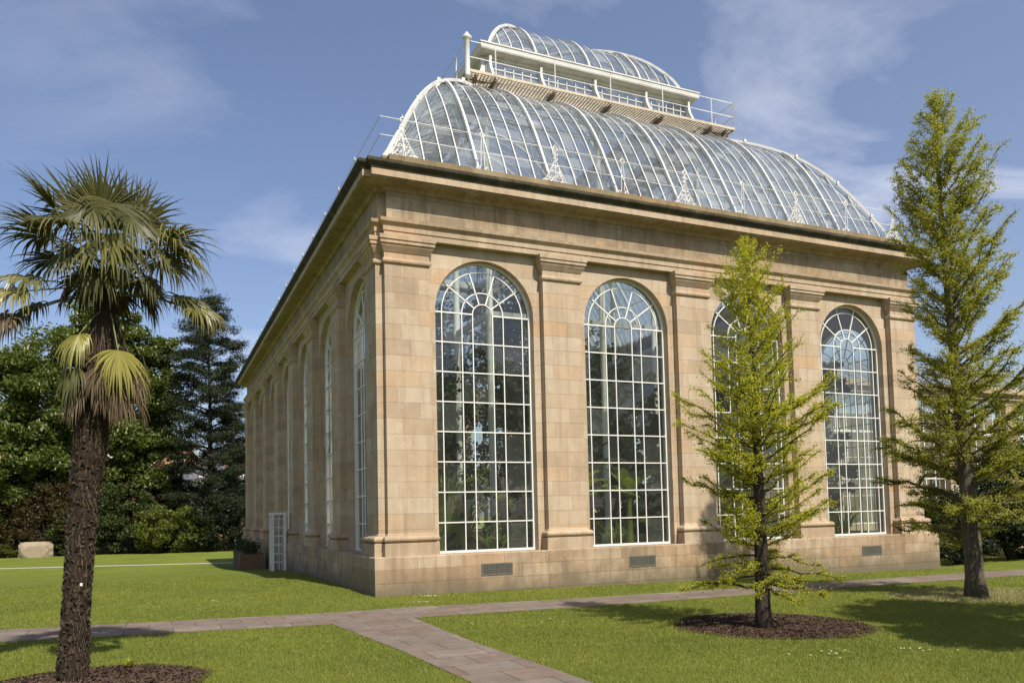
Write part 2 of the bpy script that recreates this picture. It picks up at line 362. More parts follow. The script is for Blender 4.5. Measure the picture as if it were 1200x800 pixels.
def copy_tree(o, parent=None):
    c = o.copy(); col.objects.link(c); c.parent = parent
    for ch in list(o.children): copy_tree(ch, c)
    return c

# ------------------------------------------------------------------ ground
def sstep(a): a = np.clip(a, 0, 1); return a*a*(3-2*a)
def ter(x, y):
    x = np.asarray(x, float); y = np.asarray(y, float)
    return -0.27*np.clip(x/19, 0, 1.1) - 0.85*sstep((y-6)/28)
def terf(x, y): return float(ter(x, y))
def grid_sheet(name, xs, ys, m, dz=0.0):
    X, Y = np.meshgrid(xs, ys); Z = ter(X, Y)+dz
    V = np.stack([X, Y, Z], -1).reshape(-1, 3); nx = len(xs); ny = len(ys)
    i = np.arange(ny-1)[:, None]*nx+np.arange(nx-1)[None, :]; i = i.ravel()
    return npmesh(name, V, np.stack([i, i+1, i+nx+1, i+nx], -1), m, None, True)
gx = np.concatenate([[-1500,-600,-200,-100], np.arange(-60, 61, 1.0), [100,200,600,1500]])
gy = np.concatenate([[-1500,-600,-200,-100], np.arange(-40, 91, 1.0), [120,200,600,1500]])
tag(grid_sheet('lawn_ground', gx, gy, M['lawn']), kind='structure')
def strip(name, L_, R_, m, dz=.006, sub=24):
    V = []; F = []
    for k in range(len(L_)-1):
        for i in range(sub+(k == len(L_)-2)):
            a = i/sub
            p = [L_[k][j]*(1-a)+L_[k+1][j]*a for j in (0,1)]; q = [R_[k][j]*(1-a)+R_[k+1][j]*a for j in (0,1)]
            for w in (0, .5, 1):
                x = p[0]*(1-w)+q[0]*w; y = p[1]*(1-w)+q[1]*w; V.append((x, y, terf(x, y)+dz))
    n = len(V)//3
    for i in range(n-1):
        for w in (0,1): F.append((3*i+w, 3*i+w+1, 3*i+w+4, 3*i+w+3))
    return tag(npmesh(name, V, F, m), kind='structure')
pathS = [(-30,-1.2),(-7.4,-3.35),(-1.99,-4.42),(3.4,-4.42),(11.2,-3.85),(19,-3.5),(40,-2.6)]
pathN = [(-30,1.0),(-7.4,-1.62),(-1.99,-2.6),(3.4,-2.85),(11.2,-2.5),(19,-2.0),(40,-1.0)]
strip('path', pathS, pathN, M['path'])
dl = [(-1.6,-16),(-1.66,-10),(-1.76,-7.7),(-2.05,-4.35)]; dr = [(-.42,-16),(-.5,-10),(-.6,-7.7),(-.55,-4.35)]
strip('path', dr, dl, M['path'], .010)
strip('path', [(-60,58.0),(-14,40.0),(-.3,34.6)], [(-60,59.0),(-14,41.0),(-.3,35.5)], M['gravel'], .012)
BEDS = [(4.45,-8.28,1.62,1.0), (-5.65,-8.1,1.35,1.0), (11.9,-6.7,1.9,1.0)]
def bed(cx_, cy_, r, name, m, dz, lump):
    V = [(cx_, cy_, terf(cx_, cy_)+dz+lump)]; n = 48; rings = 10
    for k in range(1, rings+1):
        for a in range(n):
            rr = r*k/rings*(1+(.04*math.sin(3*a*2*math.pi/n+cx_)+.03*math.sin(7*a*2*math.pi/n))*(k/rings))
            x = cx_+rr*math.cos(2*math.pi*a/n); y = cy_+rr*math.sin(2*math.pi*a/n)
            V.append((x, y, terf(x, y)+dz+lump*(1-(k/rings)**2)+(random.uniform(-.012, .012) if k < rings else 0)))
    mb = MB(); F = [(0, 1+a, 1+(a+1) % n) for a in range(n)]
    for k in range(rings-1):
        for a in range(n): F.append((1+k*n+a, 1+(k+1)*n+a, 1+(k+1)*n+(a+1)%n, 1+k*n+(a+1)%n))
    mb.add(V, F); return tag(part(name, mb, m, None, True), kind='structure')
bed(*BEDS[0][:3], 'mulch_bed', M['soil'], .004, .02); bed(*BEDS[1][:3], 'mulch_bed', M['soil'], .004, .02)

def inpath(x, y):
    xs = [p[0] for p in pathS]
    ys_ = np.interp(x, xs, [p[1] for p in pathS]); yn = np.interp(x, xs, [p[1] for p in pathN])
    a = (y > ys_) & (y < yn)
    xl = np.interp(y, [p[1] for p in dl], [p[0] for p in dl]); xr = np.interp(y, [p[1] for p in dr], [p[0] for p in dr])
    return a | ((x > xl) & (x < xr) & (y < -4.2))
def tri_blades(x, y, h, w, m, name, lean=.35, dz=0):
    n = len(x); z = ter(x, y)+dz; a = rng.uniform(0, 2*np.pi, n); ln = rng.normal(0, lean, (n, 2))*h[:, None]
    ux = np.cos(a)*w/2; uy = np.sin(a)*w/2
    V = np.empty((n, 3, 3)); V[:, 0] = np.stack([x-ux, y-uy, z], -1); V[:, 1] = np.stack([x+ux, y+uy, z], -1)
    V[:, 2] = np.stack([x+ln[:, 0], y+ln[:, 1], z+h], -1)
    return npmesh(name, V.reshape(-1, 3), np.arange(3*n).reshape(-1, 3), m)
def lawn_blades():
    n = 1500000; th = rng.uniform(R(-16), R(66), n); d = np.sqrt(rng.uniform(7.0**2, 30**2, n))
    x = -4.897+d*np.sin(th); y = -18.672+d*np.cos(th)
    keep = rng.uniform(0, 1, n) < np.clip((12.0/d)**2.0, 0, 1)*.95
    keep &= ~inpath(x, y) & ~((x > -.25) & (x < 19.2) & (y > -.25))
    for cx_, cy_, r, _ in BEDS[:2]: th_ = np.arctan2(y-cy_, x-cx_); keep &= np.hypot(x-cx_, y-cy_) > r*(.94+.05*np.sin(5*th_+cx_)+.03*np.sin(13*th_)-.10*rng.uniform(0, 1, n)**3)
    x = x[keep]; y = y[keep]; d = d[keep]; k = len(x)
    h = rng.uniform(.022, .05, k)*np.clip(1.1-d/60, .6, 1); w = rng.uniform(.005, .009, k)*np.clip(d/11, .8, 2.2)
    return tag(tri_blades(x, y, h, w, M['blade'], 'lawn_grass', .45), 'short mown spring green lawn grass around the paths', 'grass', kind='stuff')
lawn_blades()
# bark chips on the beds, straw under the right tree, daisies
def chips(cx_, cy_, r, n, m, name, lab, cat, size=(.008, .026), dz=.012, lump=.02):
    a = rng.uniform(0, 2*np.pi, n); rr = r*np.sqrt(rng.uniform(0, 1, n))*.98; x = cx_+rr*np.cos(a); y = cy_+rr*np.sin(a)
    s = rng.uniform(*size, n); o = rng.uniform(0, 2*np.pi, n); z = ter(x, y)+dz+lump*(1-(rr/r)**2)
    u = np.stack([np.cos(o), np.sin(o), rng.normal(0, .35, n)], -1)*s[:, None]; v = np.stack([-np.sin(o), np.cos(o), rng.normal(0, .5, n)], -1)*s[:, None]*.35
    c = np.stack([x, y, z], -1); V = np.stack([c-u-v, c+u-v, c+u+v, c-u+v], 1).reshape(-1, 3)
    return tag(npmesh(name, V, np.arange(4*n).reshape(-1, 4), m), lab, cat, kind='stuff')
chips(*BEDS[0][:3], 16000, M['chip'], 'bark_mulch', 'dark brown bark mulch spread in the round bed under the young tree', 'mulch')
chips(*BEDS[1][:3], 12000, M['chip'], 'bark_mulch', 'brown bark mulch around the foot of the fan palm', 'mulch')
a_ = rng.uniform(0, 2*np.pi, 14000); r_ = BEDS[2][2]*rng.uniform(.05, 1, 14000)**.7
tag(tri_blades(BEDS[2][0]+r_*np.cos(a_)*1.25, BEDS[2][1]+r_*np.sin(a_)*.8, rng.uniform(.03, .07, 14000), rng.uniform(.006, .014, 14000), M['straw'], 'dry_grass', .8),
    'pale dry grass and clippings around the foot of the tall right tree', 'dry grass', kind='stuff')
dz_ = []
for (cx_, cy_, s_, k) in ((.9,-1.05,.35,26), (.2,-2.2,.3,16), (3.0,-10.9,.5,9), (4.6,-11.2,.6,9), (-3.6,1.0,.5,8), (1.2,-6.0,.8,8)):
    for _ in range(k): dz_.append((cx_+random.gauss(0, s_*.6), cy_+random.gauss(0, s_*.3)))
x_ = np.array(dz_)[:, 0]; y_ = np.array(dz_)[:, 1]; c_ = np.stack([x_, y_, ter(x_, y_)+.05], -1); o_ = .011
V_ = np.stack([c_+[-o_,-o_,0], c_+[o_,-o_,0.004], c_+[o_,o_,0.008], c_+[-o_,o_,0.004]], 1).reshape(-1, 3)
tag(npmesh('daisies', V_, np.arange(len(V_)).reshape(-1, 4), M['flower']), 'tiny white daisies scattered in the lawn', 'flowers', kind='stuff')

# ------------------------------------------------------------------ the palm house
X0, B, BS = .760, 4.35, 4.368; LX = 2*X0+4*B; DY = 2*X0+7*BS
HP, ZSP, W = .925, 7.14, 1.388; NN = .186; PW = .574
pro = (LX/2, DY/2, -.3)
house = empty('palm_house', pro, 'large sandstone glasshouse with tall arched windows and a two tier curved glass roof', 'glasshouse')

def offset_ring(o, notch=True):
    n = NN if notch else 0
    if notch:
        P = []
        for (cx_, cy_, sx, sy) in ((0,0,1,1),(LX,0,-1,1),(LX,DY,-1,-1),(0,DY,1,-1)):
            a = (cx_+sx*(n-o), cy_-sy*o); b = (cx_+sx*(n-o), cy_+sy*(n-o)); c = (cx_-sx*o, cy_+sy*(n-o))
            P += [c, b, a] if (sx*sy > 0) else [a, b, c]
        return P
    return [(-o,-o),(LX+o,-o),(LX+o,DY+o),(-o,DY+o)]
def sweep(prof, notch=True, closed=True):
    mb = MB(); rings = [[(x, y, z) for x, y in offset_ring(o, notch)] for o, z in prof]; n = len(rings[0])
    vs = [p for r in rings for p in r]; fs = []
    m = len(prof)
    for i in range(m if closed else m-1):
        j = (i+1) % m
        for k in range(n): fs.append((i*n+k, i*n+(k+1)%n, j*n+(k+1)%n, j*n+k))
    return mb.add(vs, fs)
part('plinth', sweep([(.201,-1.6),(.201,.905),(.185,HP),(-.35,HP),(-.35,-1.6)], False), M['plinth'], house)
part('architrave', sweep([(.0,8.812),(.0,8.96),(.022,8.962),(.022,9.1),(.05,9.13),(.10,9.17),(.115,9.25),(-.6,9.25),(-.6,8.812)]), M['trim'], house)
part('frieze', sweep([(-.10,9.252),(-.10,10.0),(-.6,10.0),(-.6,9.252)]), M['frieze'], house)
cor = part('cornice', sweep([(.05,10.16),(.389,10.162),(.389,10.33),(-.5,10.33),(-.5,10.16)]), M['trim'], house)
part('soffit', sweep([(-.06,10.001),(-.02,10.03),(.02,10.10),(.355,10.13),(.355,10.158),(-.5,10.158),(-.5,10.001)]), M['frieze'], cor)  # underside shade put into the colour: dark frieze stone offsets bounce from the grass
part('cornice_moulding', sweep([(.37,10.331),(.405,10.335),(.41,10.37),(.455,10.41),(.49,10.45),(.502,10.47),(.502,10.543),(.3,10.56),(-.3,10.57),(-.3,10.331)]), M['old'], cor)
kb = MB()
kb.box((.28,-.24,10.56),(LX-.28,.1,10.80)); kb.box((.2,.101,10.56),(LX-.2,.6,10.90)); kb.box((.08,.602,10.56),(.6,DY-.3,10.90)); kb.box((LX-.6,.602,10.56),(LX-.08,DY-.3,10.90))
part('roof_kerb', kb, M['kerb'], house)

def bay_wall(mb, u0, u1, uc, T, z0=HP, z1=8.82, ya=.2, yb=.62):
    """one bay of wall with an arched opening; T maps (u, depth, z) to world"""
    n = 28; arc = [(uc-W*math.cos(math.pi*i/n), ZSP+W*math.sin(math.pi*i/n)) for i in range(n+1)]
    for y, fl in ((ya, 0), (yb, 1)):
        q = [[(u0,z0),(uc-W,z0),(uc-W,ZSP),(u0,ZSP)], [(uc+W,z0),(u1,z0),(u1,ZSP),(uc+W,ZSP)], [(u0,ZSP),(uc-W,ZSP),(uc-W,z1),(u0,z1)], [(uc+W,ZSP),(u1,ZSP),(u1,z1),(uc+W,z1)]]
        for i in range(n): q.append([arc[i], arc[i+1], (arc[i+1][0], z1), (arc[i][0], z1)])
        for poly in q:
            vs = [T(u, y, z) for u, z in poly]; mb.add(vs, [(0,1,2,3) if not fl else (3,2,1,0)])
    edge = [(uc-W, z0)]+arc+[(uc+W, z0)]
    for i in range(len(edge)-1):
        a, b = edge[i], edge[i+1]; mb.add([T(a[0],ya,a[1]), T(a[0],yb,a[1]), T(b[0],yb,b[1]), T(b[0],ya,b[1])], [(0,1,2,3)])
    mb.add([T(u0,ya,z0),T(u0,yb,z0),T(u0,yb,z1),T(u0,ya,z1)], [(3,2,1,0)]); mb.add([T(u1,ya,z0),T(u1,yb,z0),T(u1,yb,z1),T(u1,ya,z1)], [(0,1,2,3)])
SIDES = {'front': (lambda u, d, z: (u, d, z), 4, B, LX), 'left': (lambda u, d, z: (d, u, z), 7, BS, DY),
         'back': (lambda u, d, z: (LX-u, DY-d, z), 4, B, LX), 'right': (lambda u, d, z: (LX-d, DY-u, z), 7, BS, DY)}
for nm, (T, nb, bb, tot) in SIDES.items():
    mb = MB()
    for k in range(nb): bay_wall(mb, X0+k*bb, X0+(k+1)*bb, X0+(k+.5)*bb, T)
    for (a, b) in ((.2, X0), (tot-.2, tot-X0)):
        lo, hi = min(a, b), max(a, b)
        mb.add([T(u, d, z) for u in (lo, hi) for d in (.2, .62) for z in (HP, 8.82)], [(0,4,5,1),(2,3,7,6),(0,1,3,2),(4,6,7,5)])
    part('wall', mb, M['stone'], house)

# window (local: x along the wall, y depth into the building, z up; origin at the sill centre)
def window_proto():
    H = ZSP-HP
    fr = MB(); n = 32; yb = .22
    def arc(r, a0=0, a1=math.pi, m=n): return [(-r*math.cos(a0+(a1-a0)*i/m), yb, H+r*math.sin(a0+(a1-a0)*i/m)) for i in range(m+1)]
    outl = [(-W+.03, yb, .03)]+arc(W-.03)+[(W-.03, yb, .03)]
    fr.ribbon(outl, .06, .06, (0,1,0)); fr.box((-W+.002, yb-.045, .003), (W-.002, yb+.03, .06))
    return fr, arc, H, yb
def make_window(T3, sidename):
    fr, arc, H, yb = window_proto()
    root = part('window', fr, M['bars'], house, local=True); root.matrix_local = T3
    g = MB()
    for r, m in ((.205, 14), (.425, 18), (.825, 26)):
        rr = r*W; g.ribbon([(-rr, yb, .06)]+[(-rr*math.cos(math.pi*i/m), yb, H+rr*math.sin(math.pi*i/m)) for i in range(m+1)]+[(rr, yb, .06)], .024, .034, (0,1,0))
    for k in range(1, 9):
        z = H*k/8
        if k < 8: g.box((-W+.06, yb-.02, z-.014), (W-.06, yb+.022, z+.014))
        else:
            for s in (-1, 1): g.box((s*.205*W, yb-.02, z-.017), (s*(W-.06), yb+.022, z+.017))
    for a in (36, 72, 108, 144):
        c, s = math.cos(R(a)), math.sin(R(a)); g.bar((c*.205*W, yb, H+s*.205*W), (c*(W-.05), yb, H+s*(W-.05)), .03, .034, (0,1,0))
    part('glazing_bars', g, M['bars'], root, local=True)
    # panes: one island per pane row/column so every pane catches the light a little differently
    p = MB(); xs = [-W+.03, -.825*W, -.425*W, -.205*W, .205*W, .425*W, .825*W, W-.03]; yg = yb+.012
    for i in range(7):
        for k in range(8):
            j = [random.uniform(-.004, .004) for _ in range(4)]
            p.add([(xs[i], yg+j[0], H*k/8+.02), (xs[i+1], yg+j[1], H*k/8+.02), (xs[i+1], yg+j[2], H*(k+1)/8+.02), (xs[i], yg+j[3], H*(k+1)/8+.02)], [(0,1,2,3)])
    rad = [0.0, .205*W, .425*W, .825*W, W-.03]; an = [0, 36, 72, 108, 144, 180]
    for i in range(4):
        for q in range(5):
            j = random.uniform(-.004, .004); vs = []; m = 5
            for a in range(m+1): t = R(an[q]+(an[q+1]-an[q])*a/m); vs.append((rad[i+1]*math.cos(t), yg+j, H+.02+rad[i+1]*math.sin(t)))
            for a in range(m, -1, -1):
                t = R(an[q]+(an[q+1]-an[q])*a/m)
                if i == 0: 
                    vs.append((0, yg+j, H+.02)); break
                vs.append((rad[i]*math.cos(t), yg+j, H+.02+rad[i]*math.sin(t)))
            p.add(vs, [tuple(range(len(vs)))])
    part('glass', p, M['glass'], root, local=True)
    return root
def wmat(side, u):
    T = SIDES[side][0]; o = Vector(T(u, .2, HP))-Vector(pro); ex = Vector(T(1,0,0))-Vector(T(0,0,0)); ey = Vector(T(0,1,0))-Vector(T(0,0,0))
    Mx = Matrix.Identity(4)
    for i in range(3): Mx[i][0] = ex[i]; Mx[i][1] = ey[i]; Mx[i][3] = o[i]
    return Mx
# the left and right elevations mirror the front one: turn instead of mirroring (the window is symmetrical)
def wturn(side, u):
    T = SIDES[side][0]; o = Vector(T(u, .2, HP))-Vector(pro); rz = {'front': 0, 'left': -90, 'back': 180, 'right': 90}[side]
    return Matrix.Translation(o) @ Matrix.Rotation(R(rz), 4, 'Z')
proto = make_window(wturn('front', X0+.5*B), 'front'); first = True
for nm, (T, nb, bb, tot) in SIDES.items():
    for k in range(nb):
        if first: first = False; continue
        c = copy_tree(proto, house); c.matrix_local = wturn(nm, X0+(k+.5)*bb)
# the side windows have a pale film inside (they read milky in the photo)

def pil(side, u):
    T = SIDES[side][0]
    def bx(mb, u0, u1, d0, d1, z0, z1): mb.add([T(a, b, c) for a in (u0, u1) for b in (d0, d1) for c in (z0, z1)], [(0,1,3,2),(4,6,7,5),(0,4,5,1),(2,3,7,6),(0,2,6,4),(1,5,7,3)])
    sh = MB(); bx(sh, u-PW, u+PW, 0, .2, 1.46, 8.45)
    root = part('pilaster', sh, M['stone'], house)
    def prof(mb, pr):      # boxes wrapped round three sides following a profile (offset, z)
        vs = []
        for o, z in pr: vs += [T(u-PW-o*.85, .2, z), T(u-PW-o*.85, -o, z), T(u+PW+o*.85, -o, z), T(u+PW+o*.85, .2, z)]
        fs = [(4*i+k, 4*i+k+1, 4*i+k+5, 4*i+k+4) for i in range(len(pr)-1) for k in range(3)]
        m = len(pr)-1; fs += [(0,3,2,1), (4*m, 4*m+1, 4*m+2, 4*m+3)]
        mb.add(vs, fs)
    b = MB(); tor = [(.04+.11*math.cos(a), 1.335+.085*math.sin(a)) for a in np.linspace(-math.pi/2, math.pi/2, 9)]
    prof(b, [(.135, HP+.001), (.135, 1.235), (.06, 1.25)]+tor+[(.035, 1.43), (.03, 1.455), (.0, 1.475)])
    part('base', b, M['trim'], root)
    c = MB(); prof(c, [(.01, 8.13), (.05, 8.16), (.062, 8.2), (.05, 8.25), (.012, 8.27), (.012, 8.40), (.03, 8.42), (.06, 8.47), (.11, 8.55), (.12, 8.60), (.15, 8.61), (.15, 8.69), (.175, 8.70), (.175, 8.805)])
    part('capital', c, M['trim'], root)
for side in ('front', 'left'):
    T, nb, bb, tot = SIDES[side]
    for k in range(nb+1): pil(side, X0+k*bb)
# ventilation grilles in the plinth
for u in (2.94, 7.29, 11.64, 15.99):
    z0, z1 = (.36, .66) if u < 15 else (.30, .60); x0, x1 = u-.43, u+.43
    mb = MB(); y0 = -.215
    mb.box((x0,y0,z0),(x1,-.19,z0+.03)); mb.box((x0,y0,z1-.03),(x1,-.19,z1)); mb.box((x0,y0,z0+.031),(x0+.03,-.19,z1-.031)); mb.box((x1-.03,y0,z0+.031),(x1,-.19,z1-.031))
    for i in range(1, 18): mb.box((x0+i*.0478-.008,y0+.004,z0+.03),(x0+i*.0478+.008,-.196,z1-.03))
    for i in range(1, 6): mb.box((x0+.03,y0+.007,z0+i*.05-.007),(x1-.03,-.198,z0+i*.05+.007))
    v = part('vent_grille', mb, M['vent'], house)
    bk = MB(); bk.box((x0+.02,-.207,z0+.02),(x1-.02,-.2035,z1-.02)); part('backing', bk, M['dark'], v)

# ---------------------------------------------------------------- the curved roofs
PR1 = [(.45,10.86),(.50,11.02),(.60,11.26),(.80,11.70),(1.05,12.19),(1.28,12.65),(1.55,13.13),(1.85,13.61),(2.2,14.08),(2.6,14.53),(3.05,14.91),(3.5,15.23),(4.0,15.53),(4.5,15.75),(5.0,15.92),(5.3,16.0)]
PR2 = [(5.45,17.74),(5.50,18.0),(5.60,18.24),(5.75,18.54),(6.06,18.98),(6.35,19.33),(6.65,19.61),(7.0,19.88),(7.5,20.18),(8.1,20.42),(8.8,20.58),(9.46,20.62)]
def fine(pr, n):
    t = np.array([p[0] for p in pr]); z = np.array([p[1] for p in pr]); s = np.concatenate([[0], np.cumsum(np.hypot(np.diff(t), np.diff(z)))])
    # smooth through the points (Catmull-Rom)
    out_ = []
    for q in np.linspace(0, s[-1], n):
        i = min(max(np.searchsorted(s, q)-1, 0), len(s)-2); a = (q-s[i])/(s[i+1]-s[i]); P = [np.array(pr[max(min(j, len(pr)-1), 0)]) for j in (i-1, i, i+1, i+2)]
        v = .5*((2*P[1])+(-P[0]+P[2])*a+(2*P[0]-5*P[1]+4*P[2]-P[3])*a*a+(-P[0]+3*P[1]-3*P[2]+P[3])*a**3); out_.append((float(v[0]), float(v[1])))
    out_[0] = tuple(pr[0]); out_[-1] = tuple(pr[-1]); return out_
RT = {'front': lambda u, t, z: (u, t, z), 'left': lambda u, t, z: (t, u, z), 'back': lambda u, t, z: (LX-u, DY-t, z), 'right': lambda u, t, z: (LX-t, DY-u, z)}
ribU = {'front': [X0+k*B/2 for k in range(1, 8)], 'left': [X0+k*BS/2 for k in range(1, 14)]}
ribU['back'] = ribU['front']; ribU['right'] = ribU['left']
def subdivide(us, lo, hi, k):
    """bar positions: heavy stations with k divisions between; edge panels keep the same pitch"""
    full = [lo]+list(us)+[hi]; res = []
    for a, b in zip(full[:-1], full[1:]): res += [a+(b-a)*i/k for i in range(1, k)]
    return res
def tot(side): return LX if side in ('front', 'back') else DY
def curve_to(pr, u, T_):
    """rib points at station u, stopping where it meets the hip"""
    tmax = min(u, T_-u); pts = [p for p in pr if p[0] < tmax-1e-4]
    if len(pts) < len(pr):
        a, b = pr[len(pts)-1], pr[len(pts)]
        if tmax > a[0]: f = (tmax-a[0])/(b[0]-a[0]); pts = pts+[(tmax, a[1]+(b[1]-a[1])*f)]
    return pts
def vault(name, pr, ribs, k, nz, rw, bw_, parent, hipw, sides=('front', 'left', 'right', 'back')):
    t0 = pr[0][0]
    for side in sides:
        T = RT[side]; S = tot(side); us = [u for u in ribs[side] if u > t0+.2 and u < S-t0-.2]
        face = MB()
        bars = subdivide(us, t0, S-t0, k)
        for u in bars:
            c = curve_to(pr, u, S)
            if len(c) > 1: face.ribbon([T(u, t, z) for t, z in c], bw_, bw_*1.3, Vector(T(1,0,0))-Vector(T(0,0,0)))
        fo = part('glazing_bars', face, M['white'], parent)
        for u in us:
            c = curve_to(pr, u, S)
            if len(c) > 1:
                mb = MB(); mb.ribbon([T(u, t-.02, z+.02) for t, z in c], rw*1.5, rw, Vector(T(1,0,0))-Vector(T(0,0,0))); part('main_rib', mb, M['white'], parent)
        # glass: strips between neighbouring bars, cut into panes
        allb = sorted(bars+us+[t0+.001, S-t0-.001]); g = MB()
        st = max(1, (len(pr)-1)//nz)
        for a, b in zip(allb[:-1], allb[1:]):
            m = (a+b)/2; c = curve_to(pr, m, S)
            ca = curve_to(pr, a, S); cb_ = curve_to(pr, b, S)
            L_ = max(len(ca), len(cb_))
            za = min(a, S-a); zb = min(b, S-b)
            for i in range(0, L_-1):
                def pt(cc, u, lim, idx):
                    idx = min(idx, len(cc)-1); return T(u, cc[idx][0]+.03, cc[idx][1]-.03)
                q = [pt(ca, a, za, i), pt(cb_, b, zb, i), pt(cb_, b, zb, i+1), pt(ca, a, za, i+1)]
                j = random.uniform(-.006, .006); q = [(x, y, z+j*(1 if w in (0, 3) else -1)) for w, (x, y, z) in enumerate(q)]
                if (Vector(q[0])-Vector(q[3])).length < 1e-4 and (Vector(q[1])-Vector(q[2])).length < 1e-4: continue
                if (Vector(q[0])-Vector(q[3])).length < 1e-4: g.add([q[0], q[1], q[2]], [(0,1,2)])
                elif (Vector(q[1])-Vector(q[2])).length < 1e-4: g.add([q[0], q[1], q[3]], [(0,1,2)])
                else: g.add(q, [(0,1,2,3)])
        part('glass', g, M['roofglass'], parent)
    for (hx, hy, sx, sy) in ((0,0,1,1),(LX,0,-1,1),(0,DY,1,-1),(LX,DY,-1,-1)):
        mb = MB(); mb.ribbon([(hx+sx*(t-.03), hy+sy*(t-.03), z+.04) for t, z in pr], hipw, hipw*.9, (1,-1,0) if sx*sy > 0 else (1,1,0))
        for q in (range(3, len(pr)-2, 4) if name == 'lower' else ()):
            t, z = pr[q]; mb.box((hx+sx*t-.05, hy+sy*t-.05, z+.06), (hx+sx*t+.05, hy+sy*t+.05, z+.17))
        part('hip_rib', mb, M['white'], parent)
F1 = fine(PR1, 20); F2 = fine(PR2, 16)
def roof_root(name): return part(name, MB().add([(LX/2-.01,DY/2,10.6),(LX/2+.01,DY/2,10.6),(LX/2,DY/2+.01,10.61)], [(0,1,2)]), M['white'], house)
up1 = MB()
for side in RT:
    T = RT[side]; S = tot(side); up1.ribbon([T(.42, .42, 10.98), T(S-.42, .42, 10.98)], .05, .16)
    n = int(S/.44)
    for i in range(n+1): u = .42+(S-.84)*i/n; up1.ribbon([T(u, .37, 10.88), T(u, .37, 11.07)], .03, .03, (0,1,0) if side in ('front','back') else (1,0,0))
low = part('lower_roof', up1, M['white'], house)
vault('lower', F1, ribU, 5, 6, .065, .023, low, .09)
# inner trusses under the main ribs
for side in RT:
    T = RT[side]; S = tot(side)
    for u in ribU[side]:
        c = curve_to(F1, u, S)
        if len(c) < 4: continue
        mb = MB(); inn = []
        for i, (t, z) in enumerate(c):
            a = c[max(i-1, 0)]; b = c[min(i+1, len(c)-1)]; dx, dz2 = b[0]-a[0], b[1]-a[1]; l = math.hypot(dx, dz2); inn.append((t+dz2/l*.42, z-dx/l*.42))
        mb.tube([T(u, t, z) for t, z in inn], .028, 5)
        for i in range(len(c)-1):
            p, q = (c[i], inn[i+1]) if i % 2 else (inn[i], c[i+1]); mb.bar(T(u, *p), T(u, *q), .02)
        part('roof_truss', mb, M['truss'], low)
pl_ = MB()
for idx in (5, 10, 15):
    t, z = F1[idx]; t += .12; z -= .1
    pl_.tube([(t,t,z),(LX-t,t,z),(LX-t,DY-t,z),(t,DY-t,z)], .022, 5, closed=True)
part('purlin', pl_, M['truss'], low)

# gallery: grating deck, brackets, railing
gd = MB(); GZ = 16.1; ga, gb = 4.09, 5.28
for side in RT:
    T = RT[side]; S = tot(side)
    nsl = int((gb-ga-.1)/.085)
    for i in range(nsl):
        t = ga+.06+i*.085; gd.ribbon([T(t, t, GZ-.02), T(S-t, t, GZ-.02)], .022, .03)
    n = int((S-2*ga)/.12)
    for i in range(n):
        u = ga+.06+(S-2*ga-.12)*i/n; lim = min(u, S-u, gb)
        if lim > ga+.12: gd.ribbon([T(u, ga+.03, GZ-.045), T(u+.06 if u < S/2 else u-.06, lim-.02, GZ-.045)], .028, .018)
gal = part('gallery', gd, M['grate'], house)
eb = MB()
for side in RT: T = RT[side]; S = tot(side); eb.ribbon([T(ga, ga, GZ-.02), T(S-ga, ga, GZ-.02)], .04, .09); eb.ribbon([T(gb, gb, GZ-.08), T(S-gb, gb, GZ-.08)], .05, .12)
part('edge_beam', eb, M['grate'], gal)
for side in ('front', 'left', 'right'):
    T = RT[side]; S = tot(side)
    for u in ribU[side]+[ga+.35, S-ga-.35]:
        if u < ga+.3 or u > S-ga-.3: continue
        mb = MB(); a = Vector(T(1,0,0))-Vector(T(0,0,0))
        mb.prism([Vector(T(u, t, z))-a*.03 for t, z in ((ga+.04, GZ-.09), (ga+.04, GZ-.17), (4.35, 15.86), (4.9, 15.98), (5.25, 16.03), (5.25, GZ-.06))], a*.06)
        part('bracket', mb, M['rust'], gal)
    def rail_posts(t, z0, z1, us, r): pass
rl = MB(); q = ga+.03
for z in (GZ+.45, GZ+.98): rl.tube([(q,q,z),(LX-q,q,z),(LX-q,DY-q,z),(q,DY-q,z)], .017, 5, closed=True)
part('handrail', rl, M['white'], gal)
for side in RT:
    T = RT[side]; S = tot(side)
    for u in ribU[side][::1]+[S-q]:
        if u < q+.3 or u > S-q+.1: continue
        mb = MB(); mb.tube([T(u, q, GZ-.05), T(u, q, GZ+1.0)], .02, 5); part('rail_post', mb, M['white'], gal)
cp = MB(); cp.lathe([(.10,-.25),(.085,-.15),(.085,.92),(.10,.94),(.10,.98),(.15,1.02),(.155,1.08),(.10,1.11),(.06,1.2),(.02,1.25)], (q, q, GZ))
part('corner_post', cp, M['white'], gal, True)

